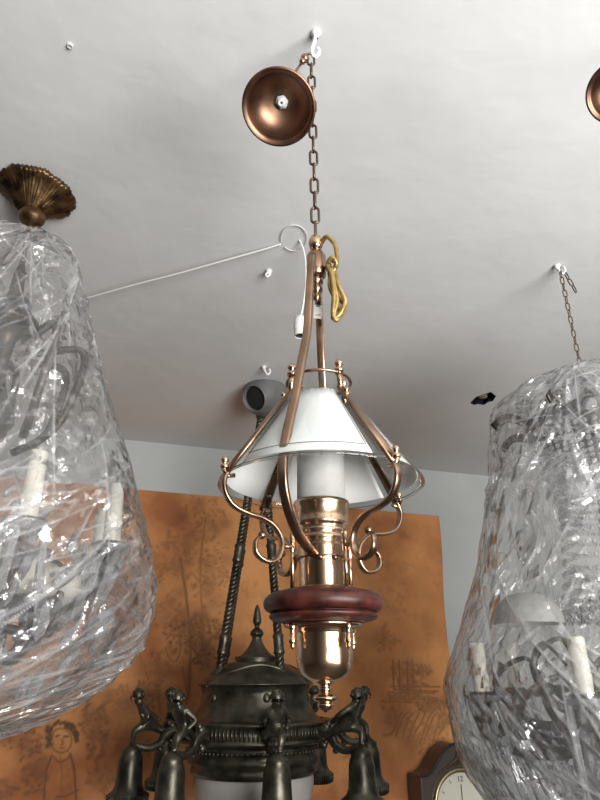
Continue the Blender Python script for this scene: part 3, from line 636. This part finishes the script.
def bag(name, label, A, prof, mt, seed, amp=.012, slant=((.35, .15, 120),), N=640):
    """film pulled tight round a chandelier: a closed skin with many long straight pulled folds"""
    pr = resample(A.prof(prof), 2); ln = [0]
    for i in range(1, len(pr)): ln.append(ln[-1]+math.hypot(pr[i][0]-pr[i-1][0], pr[i][1]-pr[i-1][1]))
    Lm = ln[-1]; rows = int(Lm/.0026); sj = np.linspace(0, Lm, rows)
    rs = np.interp(sj, ln, [p[0] for p in pr]); zs = np.interp(sj, ln, [p[1] for p in pr])
    ang = 2*PI*np.arange(N)/N; SS, AA = np.meshgrid(sj, ang, indexing='ij'); Rr = np.interp(SS, sj, rs)
    rg = np.random.RandomState(seed); D = np.zeros_like(SS); FO = np.zeros_like(SS)
    for s0, s1, n, mu, sd, hh in slant:               # band of the skin, number of folds, their lean and height
        for _ in range(n):
            a0, c0 = rg.uniform(0, 2*PI), rg.uniform(s0, s1)*Lm; rl = max(.05, np.interp(c0, sj, rs))
            th = rg.normal(mu, sd); Lh = rg.uniform(.03, .20); w = rg.uniform(.003, .011); h = hh*rg.uniform(.3, 1)*(1 if rg.rand() < .75 else -.8)
            r0_, r1_ = np.searchsorted(sj, c0-Lh-.01), np.searchsorted(sj, c0+Lh+.01); sl = slice(r0_, r1_)
            dx = ((AA[sl]-a0+PI) % (2*PI)-PI)*rl; dy = -(SS[sl]-c0)
            t = dx*math.sin(th)+dy*math.cos(th); q = dx*math.cos(th)-dy*math.sin(th)
            k = np.clip(1-np.abs(t)/Lh, 0, 1)
            D[sl] += h*np.clip(1-np.abs(q)/(w*(.4+k)), 0, 1)*np.sqrt(k)
            fw_ = rg.uniform(.0016, .0034); FO[sl] = np.maximum(FO[sl], rg.uniform(.15, 1)**1.1*np.clip(1.3-np.abs(q)/fw_, 0, 1)*np.clip(k*2, 0, 1))
    big = np.zeros_like(D); off = Vector((seed*3.1, seed*1.7, 0))
    for j in range(0, rows):
        if j % 2: continue
        for i in range(0, N, 8):
            big[j, i] = noise.noise(Vector((math.cos(ang[i])*2.6, math.sin(ang[i])*2.6, zs[j]*4))+off)+.4*noise.noise(Vector((math.cos(ang[i])*6, math.sin(ang[i])*6, zs[j]*9))+off)
    for i in range(N):
        q = i % 8
        if q: big[:, i] = big[:, i-q]*(1-q/8)+big[:, (i-q+8) % N]*(q/8)
    for j in range(1, rows, 2): big[j] = (big[j-1]+big[min(j+1, rows-1)])/2 if j+1 < rows else big[j-1]
    T = big*amp*1.6+D; K = np.clip(Rr/.08, 0, 1)
    RR = np.maximum(.0005, Rr+T*K); ZZ = zs[:, None]-T*(1-K)*.3
    P = np.stack([RR*np.cos(AA), RR*np.sin(AA), ZZ], -1).reshape(-1, 3)
    fs = [(j*N+i, (j+1)*N+i, (j+1)*N+(i+1) % N, j*N+(i+1) % N) for j in range(rows-1) for i in range(N)]
    me = bpy.data.meshes.new(name); me.from_pydata(P.tolist(), [], fs); me.materials.append(mt)
    me.polygons.foreach_set('use_smooth', [True]*len(fs))
    at = me.attributes.new('gathered', 'FLOAT', 'POINT'); at.data.foreach_set('value', FO.ravel().astype(np.float32)); me.update()
    o = bpy.data.objects.new(name, me); C.objects.link(o); o.location = (A.x, A.y, 0)
    tag(o, label, 'plastic wrapping', 'clear plastic wrappings'); return o

# ---- left
AL_ = Ax(38, 190, 1.078); OL = Vector((AL_.x, AL_.y, 0))
chl = thing('chandelier', 'dark bronze candle chandelier with crystal prisms, wrapped in plastic at the left', 'chandelier', OL, 'wrapped chandeliers')
candelabrum(chl, OL, 8, -44, .255, 1.868, .105, .0148, M['black_bronze'], 1.80, .12, .12, 2)
b = MB(); zz = AL_.z
b.lathe(resample([(.004, zz(262)), (.012, zz(275)), (.018, zz(300)), (.05, zz(318)), (.055, zz(326)), (.02, zz(340)), (.015, zz(380)), (.03, zz(400)), (.045, zz(420)), (.02, zz(440)), (.02, zz(480)), (.03, zz(520)), (.07, zz(560)), (.09, zz(600)), (.05, zz(640)), (.02, zz(660)), (.0001, zz(675))], 4), 28); b.build('column', M['black_bronze'], chl)
chain(chl, OL+Vector((0, 0, zz(268))), OL+Vector((0, 0, ZH-.085)), .03, .014, .0016, M['chain'], org=OL)
rr = random.Random(3)
dm = MB(); dm.lathe([(.0001, .034), (.004, .030), (.003, .026), (.010, .014), (.014, -.004), (.011, -.026), (.0001, -.040)], 7, smooth=False); dme = dm.mesh('crystal_drop', M['prism'])
for k in range(96):
    a = rr.uniform(-PI*.75, PI*.3); r = rr.uniform(.05, .27); z = 1.62+rr.uniform(-.12, .34)*(1.15-r*3)-.25*(.27-r)
    o = bpy.data.objects.new('crystal_drop', dme); C.objects.link(o); o.parent = chl; o.location = (r*math.cos(a), r*math.sin(a), z); o.scale = [rr.uniform(.45, .85)]*3; o.rotation_euler = (rr.uniform(-.4, .4), rr.uniform(.1, .9), 0)
b = MB()
for k in range(7):
    a = math.radians(-110+k*36); r = .17; c = Vector((r*math.cos(a), r*math.sin(a), 1.68))
    for q in range(5):
        b.lathe([(.003, 0), (.02, .012), (.028, .035), (.024, .05)], 12, axis=Matrix.Translation(c) @ Matrix.Rotation(q*1.256, 4, 'Z') @ Matrix.Rotation(1.1, 4, 'X'))
b.build('glass_flowers', M['candle'], chl)['label'] = 'cream flower-shaped glass ornaments'
b = MB()
for k in range(8):
    a = math.radians(-30+k*45)
    b.tube(smooth_path([Vector((.06*math.cos(a), .06*math.sin(a), zz(350))), Vector((.15*math.cos(a), .15*math.sin(a), zz(345))), Vector((.13*math.cos(a), .13*math.sin(a), zz(410))), Vector((.08*math.cos(a+.3), .08*math.sin(a+.3), zz(440)))], 6), .008, 8)
b.build('upper_scrolls', M['black_bronze'], chl)
b = MB()
for k in range(16):
    a = math.radians(k*22.5); r = .11+.05*(k % 2); z = 1.70+.04*(k % 3)
    b.tube(smooth_path([(.04*math.cos(a), .04*math.sin(a), z-.10), (r*math.cos(a), r*math.sin(a), z-.12), (r*1.25*math.cos(a+.2), r*1.25*math.sin(a+.2), z-.04), (r*math.cos(a+.35), r*math.sin(a+.35), z+.01), (r*.8*math.cos(a+.3), r*.8*math.sin(a+.3), z-.04)], 5), [.009-.0003*i for i in range(21)], 8)
    b.ball((r*1.2*math.cos(a), r*1.2*math.sin(a), z-.09), .016, 10, (1.2, 1.2, .6))
b.build('leaf_scrolls', M['black_bronze'], chl)
film = plastic('clear wrapping film left', ((.15, -.45, .2), (.2, -.85, .3)), .11)
bag('plastic_wrapping', 'crumpled clear plastic film wrapped round the left chandelier', AL_,
    [(.5, 236), (10, 241), (32, 246), (46, 253), (57, 272), (69, 305), (100, 370), (131, 430), (156, 480), (178, 540), (192, 590), (196, 630), (184, 665), (150, 705), (90, 735), (.5, 760)], film, 1, .010,
    ((0, .3, 170, .3, .6, .006), (.25, .6, 80, .30, .4, .003), (.56, 1, 680, 1.05, .18, .0045)))
# its gilt canopy at the ceiling
cp = thing('ceiling_canopy', 'gilt fluted leaf canopy above the left wrapped chandelier', 'canopy', OL+Vector((0, 0, ZH)), 'gilt canopy')
cm = 1
def wob(a, j): return 1+(.045*abs(math.sin(9*a)) if j > 0 else .08)*(1 if j < 26 else 0)+(.05*math.sin(27*a) if 2 < j < 24 else 0)
rc = 34*AL_.m(185)
pr = resample([(rc*.98, 0), (rc*1.03, -.012), (rc*.85, -.022), (rc*.62, -.040), (rc*.42, -.056), (rc*.30, -.064)], 6)
b = MB(); b.lathe(pr, 144, wob=lambda a, j: 1+.035*math.sin(54*a)*(j/len(pr) < .95)+.03*math.sin(5*a+j*.3)*math.sin(11*a)+(.05*abs(math.sin(4.5*a)) if j < 10 else 0), axis=Matrix.Rotation(.10, 4, 'Y')); b.build('leaf_cup', M['gilt'], cp)
b = MB(); b.lathe(resample([(rc*.30, -.060), (rc*.36, -.070), (rc*.34, -.084), (rc*.2, -.096), (.004, -.102)], 4), 24); b.build('neck', M['gilt'], cp)
b = MB(); b.tube(smooth_path([(.004, 0, -.096), (-.004, 0, -.112), (-.02, -.004, -.120)], 5), .003, 8); b.tube(smooth_path([(0, 0, -.098), (.004, 0, -.118), (-.002, 0, -.132), (-.012, 0, -.134)], 5), .003, 8); b.build('hook_prongs', M['grey_metal'], cp)

# ---- right
AR = Ax(562, 290, HR.y); AR.x, AR.y = HR.x, HR.y; OR_ = Vector((AR.x, AR.y, 0)); zz = AR.z
chr_ = thing('chandelier', 'crystal candle chandelier with bead strings, wrapped in plastic at the right', 'chandelier', OR_, 'wrapped chandeliers')
chain(chr_, OR_+Vector((0, 0, zz(395))), HR+Vector((0, 0, .004)), .024, .012, .0016, mat('tarnished chain', (.20, .16, .11), .4, 1), org=OR_)
chain(chr_, HR+Vector((.030, 0, -.062)), HR+Vector((.012, 0, -.002)), .024, .012, .0016, M['chain'], org=OR_)
zt = AR.onp(479, 646, 205)[1]; rcn = AR.onp(479, 646, 205)[0]
print('right candle', rcn, zt, AR.onp(579, 627, 250))
candelabrum(chr_, OR_, 9, 190, .36, zt+.010, .088, .0150, M['black_bronze'], zt-.10, .07, .16, 5, azs=[191, 228, 262, 298, 334, 10, 46, 82, 118])
b = MB(); b.lathe(resample([(.004, zz(388)), (.02, zz(400)), (.03, zz(440)), (.02, zz(470)), (.035, zz(540)), (.05, zz(620)), (.08, zz(690)), (.05, zz(730)), (.10, zz(790)), (.06, zz(850)), (.0001, zz(900))], 4), 24); b.build('column', M['black_bronze'], chr_)
b = MB()
for k in range(18):
    a = math.radians(k*20+7); r = .17+.06*(k % 2); z = zt-.10+.035*(k % 3)
    b.tube(smooth_path([(.05*math.cos(a), .05*math.sin(a), z-.06), (r*math.cos(a), r*math.sin(a), z-.08), (r*1.3*math.cos(a+.15), r*1.3*math.sin(a+.15), z), (r*math.cos(a+.3), r*math.sin(a+.3), z+.05), (r*.8*math.cos(a+.25), r*.8*math.sin(a+.25), z)], 5), [.011-.0004*i for i in range(21)], 8)
    b.ball((r*1.2*math.cos(a), r*1.2*math.sin(a), z-.05), .018, 10, (1.3, 1.3, .6))
b.build('leaf_scrolls', M['black_bronze'], chr_)
# crown with crystal discs and a curtain of bead strings
zk = zz(425); rk = 62*AR.m(420)
b = MB(); b.tube([(rk*math.cos(a), rk*math.sin(a), zk) for a in np.linspace(0, 2*PI, 49)[:-1]], 1, 10, closed=True, flat=(.016, .004))
for k in range(4):
    a = k*PI/4; b.tube([(-rk*math.cos(a), -rk*math.sin(a), zk), (rk*math.cos(a), rk*math.sin(a), zk)], .004, 8)
for k in range(8):
    a = k*PI/4; b.tube(smooth_path([(rk*math.cos(a), rk*math.sin(a), zk), (rk*1.35*math.cos(a), rk*1.35*math.sin(a), zk+.02), (rk*1.6*math.cos(a), rk*1.6*math.sin(a), zk-.005)], 5), 1, 8, flat=(.011, .003))
b.build('crown_ring', M['black_bronze'], chr_)
dk = MB(); dk.lathe([(.0001, -.005), (.008, -.004), (.0145, 0), (.008, .004), (.0001, .005)], 10, smooth=False, axis=Matrix.Rotation(PI/2, 4, 'X')); dkm = dk.mesh('crystal_disc', M['prism'])
for k in range(28):
    a = 2*PI*k/28; row = k % 2
    for h in (0, 1):
        o = bpy.data.objects.new('crystal_disc', dkm); C.objects.link(o); o.parent = chr_
        r = rk*(1.04-.28*h); o.matrix_local = Matrix.Translation((r*math.cos(a), r*math.sin(a), zk+.025+.028*h-.03*row)) @ Matrix.Rotation(a+PI/2, 4, 'Z')
def beads(pts, rb, step):
    b = MB(); P_ = smooth_path(pts, 8); acc = 0; last = P_[0]
    for i in range(1, len(P_)):
        acc += (P_[i]-last).length; last = P_[i]
        if acc >= step: acc = 0; b.lathe([(.0001, rb), (rb*.9, rb*.45), (rb*.9, -rb*.45), (.0001, -rb)], 6, smooth=False, axis=Matrix.Translation(P_[i]))
    return b
rr = random.Random(9); zl = zt+.06
bme = beads([(rk*.95, 0, zk-.02), (rk*.80, 0, zk-.12), (rk*.72, 0, (zk+zl)/2), (rk*.9, 0, zl+.03), (rk*1.15, 0, zl)], .0062, .0125).mesh('bead_strand', M['prism'])
for k in range(44):
    o = bpy.data.objects.new('bead_strand', bme); C.objects.link(o); o.parent = chr_; o.matrix_local = Matrix.Rotation(2*PI*k/44, 4, 'Z')
sw = beads([(.16, 0, zt-.16), (.24, 0, zt-.24), (.32, 0, zt-.18)], .007, .015).mesh('bead_swag', M['prism'])
for k in range(16):
    o = bpy.data.objects.new('bead_swag', sw); C.objects.link(o); o.parent = chr_; o.matrix_local = Matrix.Rotation(2*PI*k/16, 4, 'Z')
pm = prism(.17, .009).mesh('long_prism', M['prism'])
for k in range(36):
    o = bpy.data.objects.new('long_prism', pm); C.objects.link(o); o.parent = chr_; a = 2*PI*k/36; r = .20 if k % 2 else .27
    o.matrix_local = Matrix.Translation((r*math.cos(a), r*math.sin(a), zt-.17)) @ Matrix.Rotation(a, 4, 'Z') @ Matrix.Rotation(rr.uniform(.2, .7), 4, 'Y')
b = MB(); cx = aty(527, 612, AR.y-.10)-OR_; b.lathe(resample([(.01, .035), (.035, .030), (.06, .005), (.066, -.020), (.062, -.020), (.05, 0), (.01, .022)], 4), 36, c=(cx.x, cx.y), axis=Matrix.Translation((0, 0, cx.z)))
b.build('glass_dish', M['frost'], chr_)['label'] = 'white glass dish'
film2 = plastic('clear wrapping film right', ((-.2, .40, 0), (.2, -.75, .3)), .11)
bag('plastic_wrapping', 'crumpled clear plastic film wrapped round the right chandelier', AR,
    [(.5, 386), (20, 387), (50, 389), (78, 394), (92, 408), (98, 428), (108, 470), (120, 500), (142, 560), (172, 630), (196, 680), (200, 720), (196, 760), (184, 800), (150, 860), (90, 910), (.5, 940)], film2, 4, .010,
    ((0, .3, 260, .8, .6, .005), (.15, .6, 170, .1, .35, .003), (.5, 1, 420, -.6, .25, .0045)))

# ------------------------------------------------------------------ bronze chandelier with cherubs
AB = Ax(255.5, 700, 2.16); OB = Vector((AB.x, AB.y, 0)); zz = AB.z; sB = AB.m(730)
cb = thing('chandelier', 'dark bronze domed chandelier with cherub arms and bell cups behind the lantern', 'chandelier', OB, 'cherub chandelier')
Pb = AB.prof
b = MB(); b.lathe(resample(Pb([(.01, 604), (2, 608), (3.6, 616), (4, 622), (2, 627), (5, 630), (6.5, 634), (4.5, 638), (6.5, 644), (10, 650), (15, 655), (20, 659)]), 4), 28, wob=lambda a, j: 1+.05*math.cos(8*a)); b.build('spire', M['bronze'], cb)
b = MB(); b.lathe(Pb([(18, 656), (21, 657), (21.5, 659), (20, 661), (21, 663), (25, 665), (27, 666)]), 48); b.build('dome_neck', M['bronze'], cb)
def scal(a, j): return 1
b = MB(); b.lathe(resample(Pb([(24, 662), (32, 665), (41, 670), (49, 675), (55, 681), (57.5, 684), (55, 686), (53, 692), (54, 700), (57, 709), (64, 717), (69, 720)]), 4), 72); b.build('dome', M['bronze'], cb)
# raised scalloped border round the dome's shoulder, with its small medallions
b = MB(); pts = []
for i in range(120):
    a = 2*PI*i/120; w = abs(math.sin((a-math.radians(-140))*1.5))**.8; r = (57.5-21*w)*sB; z = AB.z(684-17.5*w)+1.0*sB
    pts.append((r*math.cos(a), r*math.sin(a), z))
b.tube(pts, 2.0*sB, 8, closed=True)
for i in range(0, 120):
    p = Vector(pts[i]); b.ball(p*1.0+Vector((p.x*.03, p.y*.03, -3.2*sB)), 1.35*sB, 8)
for i in range(6):
    a = math.radians(-75+60*i); c = Vector((52*sB*math.cos(a), 52*sB*math.sin(a), zz(697))); b.ball(c, 4.5*sB, 12, (1, 1, 1.25)); 
    for q in range(6): b.ball(c+Vector((-math.sin(a)*math.cos(q*1.05), math.cos(a)*math.cos(q*1.05), math.sin(q*1.05)*1.3))*4.6*sB, 1.5*sB, 8)
b.build('dome_border', M['bronze'], cb)
b = MB(); b.lathe(Pb([(68, 718), (76, 719), (78, 721), (75, 723), (74.5, 735), (78, 737), (77, 739), (70, 741)]), 96); b.build('rim_band', M['bronze'], cb)
b = MB()
for i in range(120):
    a = 2*PI*i/120; r = 75.2*sB; b.tube([(r*math.cos(a), r*math.sin(a), zz(724)), (r*math.cos(a), r*math.sin(a), zz(734.5))], 1.15*sB, 6)
b.build('fluting', M['bronze'], cb)
b = MB(); b.lathe(Pb([(72, 740), (67, 742), (65, 745), (66, 746), (66, 749), (62, 751), (65, 755), (65.5, 760), (61, 763), (63, 766), (63, 770), (60, 772), (60, 773)]), 96)
for i in range(90):
    a = 2*PI*i/90; b.ball((66.4*sB*math.cos(a), 66.4*sB*math.sin(a), zz(747.5)), 1.5*sB, 6)
b.build('lower_band', M['bronze'], cb)
b = MB(); b.lathe(resample(Pb([(58, 771), (60, 780), (58, 798), (50, 820), (36, 836), (18, 845), (.01, 847)]), 4), 64); b.build('glass_bowl', mat('frosted grey glass', (.40, .375, .355), .3), cb)['label'] = 'pale frosted glass bowl'
# braided rods up to the ceiling
tp = Vector((0, 0, ZH-.10)); 
for deg, rpx, ypx in ((213, 43, 676), (-48, 40, 676), (150, 44, 676)):
    a = math.radians(deg); p0 = Vector((rpx*sB*math.cos(a), rpx*sB*math.sin(a), zz(ypx))); d = tp-p0; L = d.length; q = d.to_track_quat('Z', 'Y').to_matrix()
    b = MB()
    for ph in (0, 2*PI/3, 4*PI/3):
        b.tube([p0+q @ Vector((2.7*sB*math.cos(ph+i*.8), 2.7*sB*math.sin(ph+i*.8), L*i/170)) for i in range(171)], 2.1*sB, 6)
    for f in (.10, .42, .72):
        mt = Matrix.Translation(p0+d*f) @ q.to_4x4(); b.lathe([(.0001, -12*sB), (4*sB, -11*sB), (6*sB, -8*sB), (5.2*sB, -5*sB), (5.2*sB, 5*sB), (6*sB, 8*sB), (4*sB, 11*sB), (.0001, 12*sB)], 14, axis=mt)
    b.lathe([(.0001, 0), (8*sB, 1*sB), (8*sB, 4*sB), (5*sB, 8*sB), (4*sB, 12*sB)], 14, axis=Matrix.Translation(p0-Vector((0, 0, 2*sB))) @ q.to_4x4())
    b.build('braided_rod', M['bronze'], cb)
b = MB(); b.lathe(resample([(.05, ZH-.001), (.052, ZH-.02), (.03, ZH-.05), (.012, ZH-.07), (.02, ZH-.09), (.02, ZH-.11), (.0001, ZH-.12)], 4), 28); b.build('canopy', M['bronze'], cb)
# one arm: scroll, cherub, bell
RA = 118*sB; zB = zz(741); s = sB
def skin(name, pts, edges, rad, m, parent, sub=2):
    me = bpy.data.meshes.new(name); me.from_pydata(pts, edges, []); me.materials.append(m)
    o = bpy.data.objects.new(name, me); C.objects.link(o); o.parent = parent
    o.modifiers.new('skin', 'SKIN'); sm = o.modifiers.new('sub', 'SUBSURF'); sm.levels = sub; sm.render_levels = sub
    if not me.skin_vertices: me.skin_vertices.new()
    for i, r in enumerate(rad): me.skin_vertices[0].data[i].radius = (r, r)
    me.skin_vertices[0].data[0].use_root = True
    return o
b = MB(); b.tube(smooth_path([(70*s, 0, zz(731)), (80*s, 0, zz(728)), (88*s, 0, zz(733)), (92*s, 0, zz(740)), (102*s, 0, zz(745)), (112*s, 0, zz(743)), (RA, 0, zz(742))], 6), [(5.5-3.2*i/36)*s for i in range(37)], 10, flat=(.9, 1.0), upv=(0, 1, 0))
for (x, y, q, w) in ((82, 724, .5, 5.5), (86, 735, .9, 4.5), (79, 741, -.3, 4.5), (92, 746, .2, 3.2)):      # leaves where the arm leaves the rim
    b.ball((x*s, 0, zz(y)), w*s, 10, (1.0, .8, .8)); b.ball(((x+3)*s, 0, zz(y-3)), w*.6*s, 8)
scrl = b.build('scroll_arm', M['bronze'], cb)
Q = lambda x, y, h: ((x)*s, y*s, zB+h*s)
pts = [Q(103, 0, 19), Q(108, 0, 26), Q(112, 0, 31.5), Q(114.5, 0, 35.5), Q(117.5, 0, 41),      # pelvis, waist, chest, neck, head
       Q(111, 7, 31.5), Q(104, 12.5, 24), Q(112, 9, 17), Q(111, -7, 31.5), Q(102, -12, 25), Q(93, -8, 19),  # arms
       Q(110, 4, 15), Q(118, 4, 12), Q(117.5, 2, 2), Q(97, -4, 14), Q(90, -5, 10), Q(81, -3, 8), Q(121, 2, 1.5)]
edges = [(0, 1), (1, 2), (2, 3), (3, 4), (2, 5), (5, 6), (6, 7), (2, 8), (8, 9), (9, 10), (0, 11), (11, 12), (12, 13), (0, 14), (14, 15), (15, 16), (13, 17)]
rad = [x*s for x in (6.2, 6.0, 6.4, 3.4, 6.2, 3.4, 2.7, 2.1, 3.4, 2.7, 2.1, 4.6, 4.0, 2.6, 4.6, 3.6, 2.4, 1.8)]
cher = skin('cherub', pts, edges, rad, M['bronze'], cb)
b = MB()
hr = random.Random(2); hc_ = Vector(Q(116.6, 0, 41.8))
b.lathe([(.0001, 6.4*s), (3.6*s, 5.4*s), (5.7*s, 2.8*s), (6.1*s, -.2*s), (5.2*s, -2.4*s)], 16, axis=Matrix.Translation(hc_) @ Matrix.Rotation(-.35, 4, 'Y'))
for i in range(26):
    a = hr.uniform(0, 2*PI); e = hr.uniform(-.25, 1.4); v = Vector((math.cos(a)*math.cos(e), math.sin(a)*math.cos(e), math.sin(e)))
    if v.x > .65 and v.z < .5: continue
    b.ball(hc_+v*5.6*s, 1.7*s, 8)
hair = b.build('hair', M['bronze'], cher)
b = MB(); fc = Vector(Q(117.7, 0, 40.6)); b.ball(fc+Vector((5.6, 0, -.6))*s, 1.1*s, 8, (1, .8, 1.3)); b.ball(fc+Vector((4.9, 0, -3.2))*s, 1.1*s, 8, (.8, 1.5, .6))
for y in (-1, 1): b.ball(fc+Vector((5.0, 1.9*y, .9))*s, .85*s, 8); b.ball(fc+Vector((0, 5.4*y, -.4))*s, 1.2*s, 8, (1, .6, 1.4))
face = b.build('face', M['bronze'], cher)
b = MB(); zq = zB
pb = [(.01, 1), (4, 1), (6, -1), (10.5, -3), (12, -6), (11.5, -8), (13, -10), (14.5, -15), (15.2, -26), (16, -35), (18.5, -40), (22.5, -42.5), (23.5, -45), (22, -47.5), (23, -50), (22, -53), (20, -53), (19, -46), (13, -36), (12, -14), (.01, -10)]
b.lathe([(r*s*.79, zq+h*s*.93) for r, h in pb], 40, c=(RA, 0))
for i in range(40):
    a = 2*PI*i/40; b.tube([(RA+18.4*s*math.cos(a), 18.4*s*math.sin(a), zq-40.5*s), (RA+17.9*s*math.cos(a), 17.9*s*math.sin(a), zq-48*s)], 1.2*s, 6)
bell = b.build('bell_cup', M['bronze'], cb)
A0 = 193
for k in range(8):
    a = math.radians(A0+k*45)
    for o in (scrl, cher, bell):
        if k == 0: o.matrix_local = Matrix.Rotation(a, 4, 'Z')
        else:
            c = o.copy(); C.objects.link(c); c.parent = cb; c.matrix_local = Matrix.Rotation(a, 4, 'Z')
            for kk in list(o.children): d = kk.copy(); C.objects.link(d); d.parent = c

# ------------------------------------------------------------------ wall clock
VC = VB-.15
cc = atv(462, 805, VC); sC = proj(cc)[2]/F
clk = thing('wall_clock', 'dark wooden arched clock with cream dial at the lower right by the tapestry edge', 'clock', Vector(np.array(cc)+V*0))
Rm = Matrix(((U[0], V[0], 0), (U[1], V[1], 0), (0, 0, 1))).to_4x4(); clk.matrix_world = Matrix.Translation(cc) @ Rm
def px(x, y): return (x*sC, y*sC)
half = [(0, 54), (4, 53.5), (10, 51), (17, 46), (24, 38), (30, 31), (36, 27.5), (43, 27), (44, 24), (44, -60), (0, -60)]
half = [(a*1.0, c) for a, c in half]
out = half+[(-a, c) for a, c in half[::-1] if a > 0]
def extr(b, out, y0, y1, sc=1):
    n = len(out); vs = [(a*sC*sc, y0, c*sC*sc) for a, c in out]+[(a*sC*sc, y1, c*sC*sc) for a, c in out]
    b.add(vs, [tuple(range(n)), tuple(range(n, 2*n))[::-1]]+[(i, (i+1) % n, n+(i+1) % n, n+i) for i in range(n)], False)
b = MB(); extr(b, out, 0.0, .12); o = b.build('case', mat('dark walnut', (.08, .06, .05), .4, Coat_Weight=.3), clk)
bv = o.modifiers.new('bevel', 'BEVEL'); bv.width = .004; bv.segments = 2
b = MB(); edge = [(a, c) for a, c in out if c > -59]
b.tube([(a*sC, -.001, c*sC) for a, c in smooth_path([(a, c, 0) for a, c in half[:8]], 5) for _ in (0,)] if False else [(p.x*sC, 0, p.y*sC) for p in smooth_path([(-a, c, 0) for a, c in half[7:0:-1]]+[(a, c, 0) for a, c in half[:8]], 5)], .0055, 8)
b.build('moulding', mat('black edge', (.02, .015, .014), .35), clk)
b = MB(); rot = Matrix.Rotation(PI/2, 4, 'X')
b.lathe([(28*sC, .002), (29*sC, .012), (31*sC, .014), (32.5*sC, .008), (32.5*sC, -.002)], 64, axis=rot); b.build('bezel', mat('gilt bezel', (.45, .38, .22), .3, .9), clk)
b = MB(); b.lathe([(.0001, .004), (28.5*sC, .003)], 64, axis=rot); dial = b.build('dial', mat('cream dial', (.80, .78, .66), .5), clk)
b = MB()
for k in range(12):
    if k == 0: continue
    a = PI/2-2*PI*k/12; 
    w = .6 if k % 3 else 1.0
    b.tube([(22*sC*math.cos(a), -.0055, 22*sC*math.sin(a)), (25.5*sC*math.cos(a), -.0055, 25.5*sC*math.sin(a))], w*.0018, 5)
b.build('hour_marks', M['ink'], dial)
def text(name, s_, size, loc, parent):
    cu = bpy.data.curves.new(name, 'FONT'); cu.body = s_; cu.size = size; cu.align_x = 'CENTER'; cu.align_y = 'CENTER'; cu.extrude = .0004
    cu.materials.append(M['ink']); o = bpy.data.objects.new(name, cu); C.objects.link(o); o.parent = parent; o.location = loc; o.rotation_euler = (PI/2, 0, 0)
    bpy.context.view_layer.update(); me = bpy.data.meshes.new_from_object(o.evaluated_get(bpy.context.evaluated_depsgraph_get())); me.name = name
    n = bpy.data.objects.new(name, me); C.objects.link(n); n.parent = parent; n.location = loc; n.rotation_euler = (PI/2, 0, 0); bpy.data.objects.remove(o); bpy.data.curves.remove(cu); n.name = name; return n
text('numeral', '12', 7*sC, (0, -.0055, 22.5*sC), dial)
b = MB(); b.tube([(0, -.007, -2*sC), (0.3*sC, -.007, 18*sC)], .0016, 6); b.ball((0, -.007, 0), .005, 8); b.build('minute_hand', M['ink'], clk)
b = MB(); b.tube([(0, -.007, 0), (-9*sC, -.007, -7*sC)], .002, 6); b.build('hour_hand', M['ink'], clk)
b = MB()
for k in range(-6, 7):
    x = k*1.9; b.ball((x*sC, -.003, (40.5-abs(k)*1.0+(1.5 if k == 0 else 0))*sC), (2.6-abs(k)*.2)*sC, 8, (1, .5, 1))
b.ball((0, -.004, 44*sC), 2.2*sC, 8, (1, .6, 1.5))
for k in range(-5, 6):
    a = PI/2+k*.13; b.ball((36*sC*math.cos(a), -.003, 36*sC*math.sin(a)), 1.5*sC, 8, (1, .5, 1))
b.build('carved_ornament', mat('carved wood', (.09, .045, .032), .4), clk)
